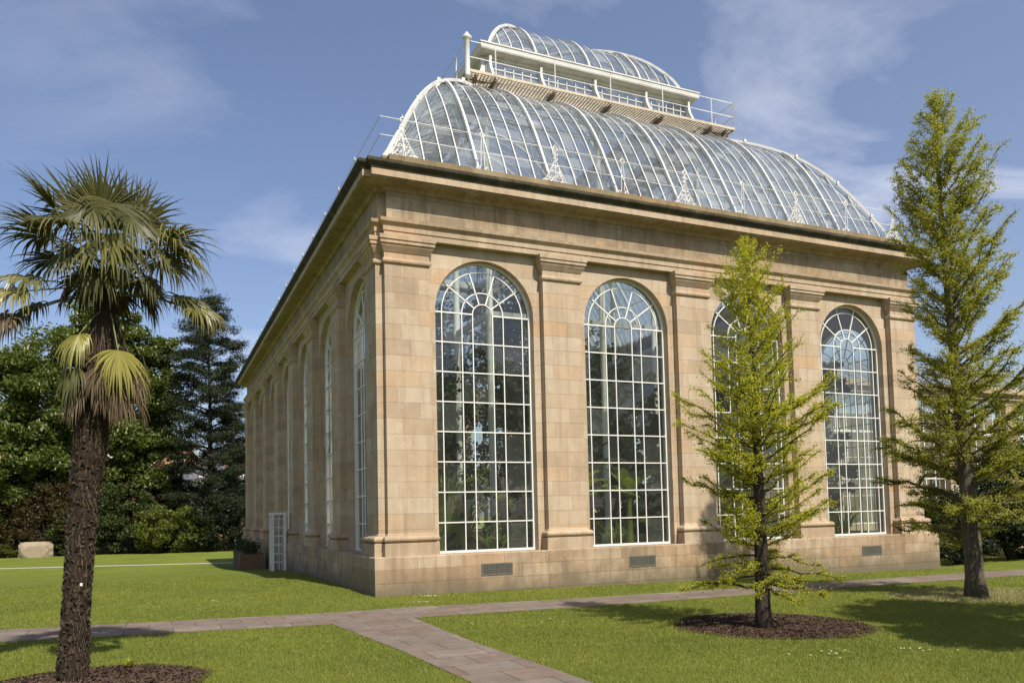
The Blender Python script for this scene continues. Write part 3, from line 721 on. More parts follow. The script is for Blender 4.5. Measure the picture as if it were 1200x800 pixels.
# lantern: glazed wall, consoles, eaves, upper vault
lw_ = MB(); LT = 5.3
for side in RT:
    T = RT[side]; S = tot(side)
    lw_.ribbon([T(LT, LT, 16.22), T(S-LT, LT, 16.22)], .07, .40); lw_.ribbon([T(LT, LT, 17.42), T(S-LT, LT, 17.42)], .09, .12)
lan = part('lantern', lw_, M['white'], house)
for side in RT:
    T = RT[side]; S = tot(side); us = [u for u in ribU[side] if LT-.3 < u < S-LT+.3]
    g = MB(); edges = [LT]+[u for u in us if u > LT+.3 and u < S-LT-.3]+[S-LT]
    for a, b in zip(edges[:-1], edges[1:]):
        for i in range(0, 6): u = a+(b-a)*i/6; g.ribbon([T(u, LT, 16.4), T(u, LT, 17.4)], .035, .04, (0,1,0) if side in ('front','back') else (1,0,0))
    g.ribbon([T(LT, LT, 17.06), T(S-LT, LT, 17.06)], .04, .03)
    part('glazing_bars', g, M['white'], lan)
    gl = MB()
    for a, b in zip(edges[:-1], edges[1:]):
        for i in range(6): p, r = a+(b-a)*i/6, a+(b-a)*(i+1)/6; j = random.uniform(-.006, .006); gl.add([T(p, LT+.02+j, 16.4), T(r, LT+.02-j, 16.4), T(r, LT+.02, 17.4), T(p, LT+.02, 17.4)], [(0,1,2,3)])
    part('glass', gl, M['roofglass'], lan)
    for u in edges[1:-1]+[LT+.06, S-LT-.06]:
        mb = MB(); a = Vector(T(1,0,0))-Vector(T(0,0,0))
        cv = [(5.24, 17.4), (5.10, 17.4), (5.12, 17.2), (5.08, 17.0), (4.98, 16.8), (4.86, 16.6), (4.70, 16.4), (4.50, 16.22), (4.40, 16.12), (4.62, 16.12), (4.85, 16.28), (5.02, 16.5), (5.12, 16.75), (5.24, 16.9)]
        mb.prism([Vector(T(u, t, z))-a*.045 for t, z in cv], a*.09); part('console', mb, M['white'], lan)
ev = MB()
def rect_sweep(mb, prof):
    vs = []
    for t, z in prof: vs += [(t,t,z),(LX-t,t,z),(LX-t,DY-t,z),(t,DY-t,z)]
    m = len(prof); fs = [(4*i+k, 4*i+(k+1)%4, 4*((i+1)%m)+(k+1)%4, 4*((i+1)%m)+k) for i in range(m) for k in range(4)]
    return mb.add(vs, fs)
rect_sweep(ev, [(5.34,17.481),(5.06,17.481),(5.06,17.52),(4.99,17.53),(4.97,17.58),(4.97,17.70),(4.94,17.72),(4.94,17.76),(5.46,17.78),(5.46,17.70),(5.34,17.70)])
part('eaves_gutter', ev, M['white'], lan)
ub = MB(); rect_sweep(ub, [(5.42,17.785),(5.42,17.86),(5.5,17.86),(5.5,17.785)])
upr = part('upper_roof', ub, M['white'], house)
ribU2 = {s: [u for u in ribU[s] if 5.7 < u < tot(s)-5.7] for s in ribU}
vault('upper', F2, ribU2, 4, 6, .06, .023, upr, .09)

# railing along the kerb with cast scroll standards
rr_ = MB(); q0 = .17
for z in (11.46, 11.93): rr_.tube([(q0,q0,z),(LX-q0,q0,z),(LX-q0,DY-q0,z),(q0,DY-q0,z)], .011, 5, closed=True)
ral = part('roof_railing', rr_, M['white'], house)
def scroll(mb, c, r, a0, turns, T, k=10):
    pts = []
    for i in range(int(k*turns)+1): a = a0+2*math.pi*i/k; q_ = r*(1-.55*i/(k*turns)); pts.append(T(c[0]+q_*math.cos(a), c[1]+q_*math.sin(a)))
    mb.tube(pts, .012, 4)
def standard(side, u, ornate):
    T = RT[side]; P = lambda a, z: T(u+a, q0, 10.90+z*1.04); mb = MB(); ax = Vector(T(0,1,0))-Vector(T(0,0,0))
    mb.ring(P(0, .99), .062, .018, ax, 12, 4); mb.tube([P(0, 1.05), P(0, 1.12)], [.018, .008], 5)
    if ornate:
        mb.tube([P(0, 0), P(0, .93)], .016, 5)
        for z, xs_, r in ((.08, (.10,.23,.33), .07), (.22, (.09,.20), .06), (.35, (.08,.14), .05), (.48, (.06,), .05), (.72, (.04,), .035), (.84, (.045,), .035)):
            for x in xs_:
                for s in (-1, 1): scroll(mb, (s*x, z), r, random.uniform(0, 6), 1.5, lambda a, b: P(a, b))
        for s in (-1, 1): mb.tube([P(s*.40, 0), P(s*.26, .22), P(s*.12, .46), P(s*.03, .66)], .014, 4)
    else:
        for s in (-1, 1):
            mb.tube([P(s*.02, .93), P(s*.045, .6), P(s*.045, .22), P(s*.10, .02)], .013, 4); scroll(mb, (s*.12, .09), .07, 1, 1.5, lambda a, b: P(a, b))
    part('standard', mb, M['white'], ral)
for side in ('front', 'left', 'right'):
    us = [X0]+ribU[side]+[tot(side)-X0]
    for i, u in enumerate(us):
        if side != 'front' and i in (0, len(us)-1): continue
        standard(side, u, i % 2 == 0)

# interior: floor, cream columns, girder ring
fl = MB(); fl.box((.3,.3,.2),(LX-.3,DY-.3,.75)); part('interior_floor', fl, M['soil'], house)
colY = [5.13+(DY-10.26)*k/7 for k in range(8)]; seen = set()
for (x, y) in [(5.13, y) for y in colY]+[(LX-5.13, y) for y in colY]+[(9.46, 5.13), (9.46, DY-5.13)]:
    mb = MB(); mb.lathe([(.26,0),(.26,.3),(.15,.4),(.125,.5),(.115,7.6),(.15,7.7),(.15,7.8),(.115,7.9),(.105,14.4),(.2,14.9),(.26,15.2)], (x, y, .75), 16)
    part('column', mb, M['innercol'], house, True)
gr = MB(); 
for z in (15.2, 15.7): gr.ribbon([(5.13,5.13,z),(LX-5.13,5.13,z),(LX-5.13,DY-5.13,z),(5.13,DY-5.13,z),(5.13,5.13,z)], .1, .1)
for z in (8.5,): gr.ribbon([(5.13,5.13,z),(LX-5.13,5.13,z),(LX-5.13,DY-5.13,z),(5.13,DY-5.13,z),(5.13,5.13,z)], .16, .18)
part('ring_girder', gr, M['truss'], house)

# ------------------------------------------------------------------ foliage generators
def quads(C, size, aspect=.6, flat=0.0, nrm=None):
    """leaf-shaped (kite) faces at centres C"""
    n = len(C); size = np.broadcast_to(size, (n,)); a = rng.normal(size=(n, 3)); a[:, 2] *= (1-flat); a /= np.linalg.norm(a, axis=1)[:, None]
    b = rng.normal(size=(n, 3)); b[:, 2] *= (1-flat); b -= (b*a).sum(1)[:, None]*a; b /= np.linalg.norm(b, axis=1)[:, None]
    a = a*size[:, None]; b = b*(size*aspect)[:, None]
    V = np.stack([C-a*.5, C+b*.5+a*.05, C+a*.5, C-b*.5+a*.05], 1).reshape(-1, 3)
    return V, np.arange(4*n).reshape(-1, 4)
def clumpy_crown(lumps, n, leaf, shell=.5, sub=(9, .34)):
    """lumps: (x,y,z,rx,ry,rz); every lump is broken into small sub-clumps so the outline is uneven"""
    tots = np.array([l[3]*l[4]+l[4]*l[5]+l[3]*l[5] for l in lumps]); tots = tots/tots.sum(); out_ = []
    for l, w in zip(lumps, tots):
        m = int(n*w); c = np.array(l[:3]); r = np.array(l[3:6]); ns = int(sub[0]*(r.mean()/1.0)**1.3)+8
        d = rng.normal(size=(ns, 3)); d /= np.linalg.norm(d, axis=1)[:, None]; s = c+d*r*(rng.uniform(shell, 1, ns)[:, None])
        k = rng.integers(0, ns, m); e = rng.normal(size=(m, 3)); e /= np.linalg.norm(e, axis=1)[:, None]
        sr = sub[1]*r.mean()*rng.uniform(.5, 1.2, ns)[k]; out_.append(s[k]+e*sr[:, None]*np.array([1,1,.7])*rng.uniform(.35, 1, m)[:, None])
    C = np.concatenate(out_); return quads(C, rng.uniform(.6, 1.2, len(C))*leaf, .65, .3)
def trunk_mb(x, y, z0, h, r0, limbs=(), lean=(0,0), flare=1.5, n=12, top=.15):
    mb = MB(); pts = []; rad = []
    for i in range(13):
        a = i/12; pts.append((x+lean[0]*a+.01*h*math.sin(5*a+x)*a, y+lean[1]*a, z0-.15+(h+.15)*a)); rad.append(r0*((1-a)*(1-top)+top)*(1+(flare-1)*max(0, 1-a*14)))
    mb.tube(pts, rad, n)
    for (p, q, r1, r2) in limbs:
        p = Vector(p); q = Vector(q); m_ = (p+q)/2+Vector((0,0,.06*(q-p).length)); mb.tube([p, m_, q], [r1, (r1+r2)/2, r2], 6)
    return mb

def young_conifer(name, x, y, h, rad_prof, n_br, lean, r0, leaf, per_m, matl, matb, label, cat, zlow, twig=.45, group=None, seed=1, up=0, asym=0):
    """upright young tree: straight leader, many thin side branches with leaves in tight spurs along them"""
    r = random.Random(seed); z0 = terf(x, y); root = empty(name, (x, y, z0), label, cat, group)
    tb = MB(); pts = []; rad = []; ph = r.uniform(0, 6)
    def axis(a): return Vector((x+lean[0]*a+.05*math.sin(4*a+ph)*a, y+lean[1]*a+.04*math.sin(5*a+ph), z0+h*a))
    for i in range(25):
        a = i/24; p = axis(a); p.z -= .1 if i == 0 else 0; pts.append(p); rad.append(r0*(.05+.95*(1-a)**1.05)*(1.35 if i == 0 else 1))
    tb.tube(pts, rad, 12); segs = []
    for i in range(n_br):
        a = min(.985, max(zlow, zlow+(1-zlow)*((i+.5)/n_br)**.92+r.gauss(0, .012))); ang = i*2.39996+r.uniform(-.9, .9); Lb = rad_prof(a)*(r.uniform(.5, 1.15) if r.random() < .6 else r.uniform(.8, 1.05))
        Lb *= 1+asym*math.cos(ang)*(1 if a < .6 else .3)
        if Lb < .05: continue
        el = (-.12+.95*a+r.uniform(-.16, .16)+up*min(1, a*4)); p0 = axis(a); d = Vector((math.cos(ang), math.sin(ang), 0))
        line = []; 
        for k in range(7):
            s = k/6; line.append(p0+d*Lb*s*math.cos(el*.8)+Vector((0,0,Lb*(math.sin(el)*s+(.26*s*s if a > .2 else -.16*s*s))))+Vector((r.uniform(-1,1), r.uniform(-1,1), r.uniform(-1,1)))*Lb*.035)
        rb = max(.004, r0*.17*(1-a)*Lb/1.2+.004); tb.tube(line, [rb*(1-.8*k/6) for k in range(7)], 5, cap=False); segs.append((line, Lb))
        nt_ = int(Lb*7)+1
        for q in range(nt_):
            s = r.uniform(.18, .97); k = int(s*6); p = line[k].lerp(line[min(k+1, 6)], s*6-k); sd_ = r.choice((-1, 1)); pd = Vector((-d.y, d.x, 0))*sd_
            tl = twig*Lb*r.uniform(.25, .65)*(1.1-s*.5); e = p+(pd*r.uniform(.5, 1)+d*r.uniform(.3, .9)).normalized()*tl+Vector((0,0,tl*r.uniform(-.15, .5)))
            m_ = (p+e)/2+Vector((0,0,tl*.06)); tb.tube([p, m_, e], [rb*.5+.002, rb*.3+.0015, .0015], 4, cap=False); segs.append(([p, m_, e], tl))
    part('trunk', tb, matb, root, True)
    C = []; 
    for line, l in segs:
        n = max(2, int(l*per_m)); 
        for i in range(n):
            s = (i+r.random())/n; k = min(int(s*(len(line)-1)), len(line)-2); p = line[k].lerp(line[k+1], s*(len(line)-1)-k)
            if s < .12: continue
            C.append(p)
    # leader spurs
    for i in range(int(h*18)): C.append(axis(r.uniform(zlow+.3, 1))+Vector((r.gauss(0,.03), r.gauss(0,.03), 0)))
    C = np.array([tuple(p) for p in C]); m = 9; Cm = np.repeat(C, m, 0)+rng.normal(0, leaf*.85, (len(C)*m, 3))*rng.choice([.7, 1, 1.9], (len(C)*m, 1))
    V, F = quads(Cm, rng.uniform(.6, 1.25, len(Cm))*leaf, .7, .25); npmesh('crown', V, F, matl, root)
    return root
def prof1(a):      # columnar, feathery, pointed only near the top
    return max(.10, 1.28*(1-a**3.3)*(.8+.2*min(1, a*5))*(1+.16*math.sin(15*a+1)))
young_conifer('young_tree', 4.05, -8.6, 6.45, prof1, 190, (-.06, 0), .13, .029, 40, M['larch'], M['bark'],
              'small yellow green young tree with see through crown standing in a round mulch bed', 'tree', .10, seed=3)
def prof2(a): return max(.15, 2.15*(1-a)**.5*(.85+.15*min(1, a*4.5))*(1+.2*math.sin(9.5*a+.6)))
young_conifer('tall_tree', 11.31, -7.01, 11.2, prof2, 225, (-.35, .1), .20, .037, 33, M['larch2'], M['bark2'],
              'tall olive green spring tree at the right with dry grass around its foot', 'tree', .125, twig=.6, seed=5, up=.22, asym=.28)

# ------------------------------------------------------------------ fan palm
def build_palm():
    px, py = -5.83, -7.6; z0 = terf(px, py)
    root = empty('fan_palm', (px, py, z0), 'fan palm with shaggy brown trunk and drooping fan leaves at the left', 'palm tree')
    TOP = Vector((px+.36, py+.0, z0+4.85))
    def axis(a): return Vector((px+.36*a**1.15-.035*math.sin(3.1*a), py, z0+4.85*a))
    rads = [(0,.185),(.04,.168),(.15,.148),(.3,.148),(.42,.16),(.55,.18),(.68,.205),(.78,.21),(.86,.17),(.93,.13),(1,.08)]
    rf = lambda a: float(np.interp(a, [q[0] for q in rads], [q[1] for q in rads]))
    tb = MB(); m = 60
    pts = [axis(i/m) for i in range(m+1)]; tb.tube(pts, [rf(i/m)*(1+.05*math.sin(i*2.1)+.03*random.uniform(-1, 1)) for i in range(m+1)], 18)
    tr = part('trunk', tb, M['fibre'], root, True)
    # old leaf bases: overlapping upward wedges in a spiral
    st = MB()
    for i in range(1100):
        a = (i+random.random())/1100*.86+.0; th = i*2.39996+random.gauss(0, .6); r = rf(a); c = axis(a); o = Vector((math.cos(th), math.sin(th), 0)); t = Vector((-o.y, o.x, 0))
        wd_ = random.uniform(.008, .038)*random.choice((.6, 1, 1.2)); hh = random.uniform(.015, .085); out_ = random.uniform(.004, .024); p = c+o*(r-.012)
        tip = p+o*(out_+.012)+Vector((0,0,hh))+t*random.uniform(-.02, .02)
        st.add([p-t*wd_, p+t*wd_, p+t*wd_*.6+o*.03+Vector((0,0,hh*.5)), p-t*wd_*.6+o*.03+Vector((0,0,hh*.5)), tip-t*wd_*.35, tip+t*wd_*.35, c+o*(r-.01)+Vector((0,0,hh*.9))],
               [(0,1,2,3), (3,2,5,4), (4,5,6), (0,3,6), (3,4,6), (1,6,2), (2,6,5)])
    part('leaf_bases', st, M['stub'], tr)
    fb = MB()
    for i in range(2600):
        a = random.uniform(.01, .9); th = random.uniform(0, 6.283); r = rf(a); o = Vector((math.cos(th), math.sin(th), 0)); p = axis(a)+o*r*.98; l = random.uniform(.05, .16)*(1 if a < .6 else 1.6)
        t = Vector((-o.y, o.x, 0))*.003; e = p+o*random.uniform(.02, .07)+Vector((0,0,-l*random.choice((-.4,1,1,1))))+t*random.uniform(-8, 8)
        fb.add([p-t, p+t, e+t*.3, e-t*.3], [(0,1,2,3)])
    part('fibres', fb, M['fibre2'], tr)
    camr = Vector((math.cos(R(4)), math.sin(R(4)), 0)); camf = Vector((-math.sin(R(4)), math.cos(R(4)), 0))
    def fan(parent_mat, start, hub, axis_dir, normal, size, nseg=38, spread=150, droop=.5, stiff=.4, name='leaf', wd=.0125, sag=None):
        """petiole from start to hub; blade spreads round axis_dir in the plane with the given normal"""
        start = Vector(start); hub = Vector(hub); A = Vector(axis_dir).normalized(); Nn = Vector(normal); Nn = (Nn-A*Nn.dot(A)).normalized(); S = A.cross(Nn)
        bl = MB()
        for i in range(nseg):
            f = (i+.5)/nseg*2-1; phi = R(spread)*f+random.gauss(0, .045); L_ = size*(1-.22*abs(f)**1.5)*random.uniform(.78, 1.1)
            d = A*math.cos(phi)+S*math.sin(phi); side = (-A*math.sin(phi)+S*math.cos(phi)); bend = random.uniform(.4, 1.35); kink = random.uniform(.35, .75) if random.random() < .55 else 9
            vs = []; K = 7; pos = hub.copy(); dirv = d+Nn*.18; w0 = wd
            for k in range(K+1):
                s = k/K; w = w0*(.35+1.0*min(1, s*2.6))*(1-max(0, s-.42)/.58*.93) if s > 0 else w0*.25
                dirv = (dirv.normalized()+Vector((0,0,-1))*droop*(s**1.6)*bend*.55*(1+(2.4 if s > kink else 0))).normalized()
                if k: pos = pos+dirv*L_/K
                nn = dirv.cross(side); nn = nn.normalized() if nn.length > 1e-4 else Nn
                vs += [pos-side*w+nn*w*.45, pos-nn*w*.25, pos+side*w+nn*w*.45]
            bl.add(vs, [(3*k+j, 3*k+j+1, 3*k+4+j, 3*k+3+j) for k in range(K) for j in (0,1)])
        lf = part(name, bl, parent_mat, root)
        pt = MB(); mid = (start+hub)/2+Vector((0,0,.06*(hub-start).length)); pt.tube([start, mid, hub], [.014, .010, .008], 5); part('petiole', pt, M['petiole'] if parent_mat != M['palmdead'] else M['stub'], lf)
        return lf
    C0 = TOP+Vector((0,0,-.05))
    r = random.Random(11)
    # (x right, y away, z up) of the hub in metres from the crown centre, blade size, droop
    # upper crown: hub (right, away, up), blade direction (right, away, up), size, droop, spread
    ups = [((-.08,.0,.98),(-.12,-.1,1),.66,.10,62),((.14,.12,.95),(.2,.1,1),.62,.12,60),((-.28,.1,.92),(-.5,.1,.9),.62,.15,62),((.30,-.05,.86),(.55,-.1,.85),.58,.25,62),((.02,.25,.9),(.0,.3,.9),.62,.2,70),
           ((-.52,-.1,.92),(-.85,-.1,.75),.58,.22,50),((-.55,.1,.70),(-1,.1,.28),.66,.45,62),((-.60,-.15,.56),(-1,-.2,.05),.62,.7,75),((-.40,-.35,.66),(-.6,-.5,-.1),.6,1.0,95),
           ((.05,-.22,1.05),(.1,-.45,-.75),.80,1.5,72),((-.18,-.34,.92),(-.25,-.4,-.9),.74,1.6,70),((.22,-.30,.88),(.35,-.4,-.85),.72,1.6,70),((-.05,.05,1.0),(-.3,.2,.9),.6,.5,60),((.2,.15,.95),(.45,.2,.8),.6,.6,60),((-.05,-.42,.58),(-.1,-.4,-.9),.62,1.1,85),((.12,-.42,.45),(.2,-.3,-.9),.55,1.1,80),((-.32,-.3,.40),(-.4,-.3,-.8),.58,1.1,85),
           ((.52,.0,.74),(.9,.0,.4),.60,.7,70),((.60,-.12,.70),(1,-.1,.1),.66,.8,85),((.66,-.2,.60),(.7,-.3,-.5),.66,1.2,90),((.50,-.3,.52),(.4,-.3,-.9),.62,1.2,85),((.55,.2,.55),(.8,.3,-.2),.6,1.0,85),
           ((-.5,.3,.45),(-.7,.4,-.3),.58,1.0,85),((-.25,.45,.6),(-.3,.6,.2),.6,.8,90),((.25,.45,.65),(.3,.6,.3),.6,.8,90),((.0,.5,.4),(0,.5,-.4),.6,1.0,90),((.3,.35,.3),(.4,.4,-.6),.55,1.1,80),((-.2,.3,.25),(-.3,.4,-.8),.5,1.1,80),((.36,-.2,.22),(.4,-.2,-1),.5,1.1,75),((-.1,-.3,.2),(-.1,-.3,-1),.5,1.2,80),((.05,.3,.1),(0,.3,-1),.5,1.2,80),((-.35,.0,.1),(-.4,0,-1),.45,1.2,70),((.38,.1,.05),(.4,.1,-1),.42,1.2,70)]
    for (h3, d3, sz, dr, spn) in ups:
        hub = C0+camr*h3[0]*1.14+camf*h3[1]*1.1+Vector((0,0,h3[2]*1.04)); sz *= 1.16; d = camr*d3[0]+camf*d3[1]+Vector((0,0,d3[2])); d.normalize()
        nrm = Vector((0,0,1))+Vector((r.uniform(-.25,.25), r.uniform(-.25,.25), 0)) if d.z < .75 else -camf+camr*r.uniform(-.5,.5)
        if d.z < -.3: nrm = Vector((hub.x-C0.x, hub.y-C0.y, .35))
        fan(M['palmdead'] if h3[2] < .12 else M['palmleaf'] if r.random() < .75 else M['palmmix'], C0+(hub-C0)*.08, hub, d, nrm, sz, 34, spn+22, dr*.75)
    # long horizontal petioles carrying hanging fans (left, right)
    for (a, b, c, sz, dr, mt_) in [(-.85,-.1,.05,.60,1.3,'palmmix'),(-.98,-.05,-.10,.6,1.5,'palmyel'),(-1.0,.15,-.36,.58,1.6,'palmleaf'),(-.80,.2,-.2,.5,1.6,'palmleaf'),(-1.1,-.1,-.45,.5,1.6,'palmdead'),
                                  (.85,.05,.05,.5,1.6,'palmleaf'),(.95,.05,.0,.5,1.7,'palmmix'),(1.08,.1,-.10,.56,1.8,'palmdead'),(1.02,-.1,-.12,.56,1.9,'palmmix')]:
        hub = C0+camr*a+camf*b+Vector((0,0,c)); d = (hub-C0).normalized()
        fan(M[mt_], C0+d*.05, hub, d+Vector((0,0,-.15)), Vector((0,0,1))-camf*.5, sz, 34, 130, dr)
    # small yellow fans hanging down in front of the trunk, dead skirt below
    for (a, b, c, sz, mt_) in [(-.32,-.32,-.62,.50,'palmyel'),(.10,-.40,-.80,.62,'palmyel'),(-.36,-.25,-1.02,.52,'palmleaf'),(.28,-.28,-1.0,.5,'palmdead'),(-.12,-.34,-1.0,.5,'palmdead'),
                              (.12,-.3,-1.22,.55,'palmdead'),(-.3,-.2,-1.2,.55,'palmdead'),(.3,-.1,-1.25,.5,'palmdead'),(.0,.3,-1.25,.5,'palmdead'),(-.34,.1,-1.1,.5,'palmleaf'),(-.26,.1,-.95,.5,'palmdead'),(.26,.12,-.9,.5,'palmdead'),(-.1,.3,-1.0,.5,'palmdead'),(.36,-.02,-.75,.45,'palmleaf'),(-.42,-.05,-.8,.45,'palmleaf'),(.0,-.3,-1.2,.5,'palmdead')]:
        hub = C0+camr*a+camf*b+Vector((0,0,c)); o = Vector((hub.x-C0.x, hub.y-C0.y, 0)).normalized()
        fan(M[mt_], C0+Vector((0,0,-.15)), hub, o*.25+Vector((random.uniform(-.15,.15),0,-1)), o+Vector((0,0,.4)), sz*1.06, 30, 82 if mt_ != 'palmdead' else 48, 1.3, wd=.012)
    return root
build_palm()
lb = MB(); lb.box((-.014,-.006,-.017),(.014,0,.017)); 
pl2 = part('plant_label', lb, M['white'], None); pl2.location = (-5.73,-7.83,1.17); tag(pl2, 'small white plant label fixed to the trunk of the fan palm', 'label')
tf = MB()
for i in range(90):
    a = random.uniform(0, 6.283); rr = random.uniform(0, .05); l = random.uniform(.05, .11); o = Vector((math.cos(a), math.sin(a), 0)); t = Vector((-o.y, o.x, 0))*.006
    tf.add([o*rr-t, o*rr+t, o*(rr+l*.6)+Vector((0,0,l))], [(0,1,2)])
w_ = part('weed_tuft', tf, M['larch'], None); w_.location = (-5.22,-7.15,terf(-5.2,-7.1)+.05); tag(w_, 'small yellow green weed tuft on the mulch behind the fan palm', 'weed')

# ------------------------------------------------------------------ background trees and shrubs
def big_tree(name, x, y, h, lumps, n, leaf, m, label, trunk_r=.5, cat='tree', sub=(9,.34), candles=0, mb_=None, shell=.5):
    z0 = terf(x, y); root = empty(name, (x, y, z0), label, cat)
    L_ = [(x+a, y+b, z0+c, rx, ry, rz) for a, b, c, rx, ry, rz in lumps]
    limbs = [((x, y, z0+h*.25), (l[0], l[1], l[2]-l[5]*.2), trunk_r*.45, .05) for l in L_]
    part('trunk', trunk_mb(x, y, z0, h*.8, trunk_r, limbs), mb_ or M['bark'], root)
    V, F = clumpy_crown(L_, n, leaf, shell, sub); npmesh('crown', V, F, m, root)
    if candles:
        idx = rng.integers(0, len(V)//4, candles*6); C = V.reshape(-1, 4, 3).mean(1)[idx]
        # keep the outermost ones
        key = np.min([np.linalg.norm((C-np.array(l[:3]))/np.array(l[3:6]), axis=1) for l in L_], axis=0); C = C[np.argsort(-key)[:candles]]
        n_ = len(C); s = rng.uniform(.07, .16, n_); V2 = []; 
        for a in range(3):
            th = a*math.pi/3; u = np.array([math.cos(th), math.sin(th), 0]); V2.append(np.stack([C-u*s[:, None]*.45, C+u*s[:, None]*.45, C+u*s[:, None]*.15+[0,0,.26], C-u*s[:, None]*.15+[0,0,.26]], 1))
        V2 = np.concatenate(V2).reshape(-1, 3); npmesh('blossom', V2, np.arange(len(V2)).reshape(-1, 4), M['flower'], root)
    return root
big_tree('chestnut_tree', -11.0, 64, 22.5, [(0,0,17,5.5,5,4.8),(-4.5,-1,14,5,4.5,4.6),(4.2,-1,14.5,4.4,4.4,5.2),(1.5,-1,21.4,3.2,3,2.6),(4.6,-1,18.6,3.2,3,2.8),(-6,0,9,4,4,4),(1,-2,10,5,4,4.4),(5.5,-2,8.5,3.4,3.4,4),(0,-2,5.5,5,3,3)],
         190000, .34, M['chest'], 'huge dark green horse chestnut with cream flower candles behind the fan palm', .7, candles=900)
big_tree('chestnut_tree', -20.5, 62, 13, [(0,0,9.6,4.6,4,3.4),(3.8,-1.5,6.8,3.8,3.4,3.4),(-4,0,6.5,3.6,3.2,3.4),(1.2,-2,4.2,4.6,3,2.6),(5,-2.4,9.2,2.6,2.6,2.2)],
         90000, .30, M['chest'], 'lower bright green flowering chestnut at the left edge of the photo', .45, candles=420)
big_tree('chestnut_tree', -25, 74, 20, [(0,0,15,6,5,5),(5,0,11,5,5,5),(-4,0,10,5,5,5)], 42000, .4, M['chest'], 'dark green tree farthest left behind the flowering chestnut', .5)

def pine_tree(x, y, h, label, seed, spread=5.0, lowz=.16, dens=1.0):
    r = random.Random(seed); z0 = terf(x, y); root = empty('pine_tree', (x, y, z0), label, 'pine tree'); limbs = []; C = []
    for i in range(int(58*dens)):
        a = lowz+(1-lowz)*((i+.5)/(58*dens)); ang = i*2.39996+r.uniform(-.4, .4); Lb = spread*(1-a**2.2)**.9*(.55+.45*min(1, a*2.4))*(.9+.2*math.sin(11*a))*r.uniform(.65, 1.1)+.35
        p0 = Vector((x, y, z0+h*a)); e = p0+Vector((math.cos(ang)*Lb, math.sin(ang)*Lb, Lb*(.08+.4*a)+r.uniform(-.3, .4))); limbs.append((p0, e, .13*(1.1-a)+.02, .02))
        for k in range(int(Lb*2.6)+2):
            s = r.uniform(.3, 1.03); c = p0.lerp(e, s)+Vector((r.gauss(0,.45), r.gauss(0,.45), r.gauss(.08,.15))); C.append((tuple(c), r.uniform(.35, .7)))
    part('trunk', trunk_mb(x, y, z0, h*.98, .32, limbs, flare=1.2, top=.08), M['bark'], root)
    P = np.concatenate([np.array(c)+rng.normal(size=(int(150*s/.5), 3))*np.array([s*.62, s*.62, s*.26]) for c, s in C])
    V, F = quads(P, rng.uniform(.16, .34, len(P)), .22, .1); npmesh('crown', V, F, M['pine'], root); return root
pine_tree(-.6, 58.5, 23.5, 'tall dark pine with layered branches next to the left corner of the glasshouse', 2, 5.4, .14, 1.3)
pine_tree(1.7, 63.5, 14.5, 'shorter dark pine half hidden behind the left wall of the glasshouse', 9, 3.0, .12, .7)
def bush(name, x, y, rx, ry, h, n, leaf, m, label, lumps=None, cat='shrub', sub=(14,.3)):
    z0 = terf(x, y); root = empty(name, (x, y, z0), label, cat)
    L_ = lumps or [(0,0,h*.5,rx,ry,h*.5),(-rx*.45,0,h*.42,rx*.6,ry*.8,h*.42),(rx*.45,0,h*.4,rx*.6,ry*.8,h*.42)]
    L_ = [(x+a, y+b, z0+c, r1, r2, r3) for a, b, c, r1, r2, r3 in L_]
    mb = MB()
    for i in range(7): a = i*.9; mb.tube([(x, y, z0-.1), (x+.4*rx*math.cos(a), y+.4*ry*math.sin(a), z0+h*.5), (x+.75*rx*math.cos(a), y+.75*ry*math.sin(a), z0+h*.8)], [.07,.04,.015], 5)
    part('stem', mb, M['bark'], root); V, F = clumpy_crown(L_, n, leaf, .6, sub); npmesh('foliage', V, F, m, root); return root
bush('golden_shrub', -3.3, 57.0, 3.5, 2.6, 4.1, 26000, .2, M['bushg'], 'rounded golden green shrub at the far edge of the left lawn')
bush('green_shrub', -7.6, 59.5, 3.0, 2.6, 6.6, 20000, .22, M['shrub'], 'tall mid green shrub between the fan palm trunk and the golden shrub')
bush('purple_shrub', -6.4, 62.0, 3.6, 2.6, 8.2, 16000, .22, M['redsh'], 'reddish brown leaved shrub above and behind the green shrubs')
bush('olive_shrub', -13.5, 60.5, 4.6, 3, 6.4, 24000, .22, M['redsh'], 'brownish olive shrub left of the fan palm trunk behind the boulder')
bush('dark_shrub', -11.2, 59.4, 2.4, 2.0, 4.2, 12000, .2, M['shrub'], 'dark green shrub just left of the fan palm trunk')
bush('dark_shrub', .6, 56.0, 3.4, 2.2, 5.6, 15000, .2, M['darksh'], 'very dark shrub under the pines beside the far corner of the glasshouse')
bush('low_shrub', -16.6, 59.6, 1.7, 1.4, 1.3, 6000, .12, M['bushg'], 'low bright green cushion shrub beside the pale boulder')
bush('low_shrub', -4.5, 58.8, 5.0, 1.4, 2.2, 12000, .18, M['darksh'], 'low dark ground hugging shrub behind the foot of the golden shrub')
bush('dark_shrub', -7.5, 69.0, 5.2, 2.4, 9.0, 24000, .26, M['darksh'], 'tall dark shrubbery filling the gap behind the bronze shrub')
bush('dark_shrub', -1.8, 64.5, 4.4, 2.2, 6.6, 20000, .24, M['darksh'], 'dark shrubbery under the tall pine behind the golden shrub')
bush('dark_shrub', 3.6, 60.0, 3.2, 2.0, 5.6, 14000, .24, M['darksh'], 'dark shrub mostly hidden by the far end of the left wall')
bo = MB()
import bmesh
bm = bmesh.new(); bmesh.ops.create_icosphere(bm, subdivisions=3, radius=1)
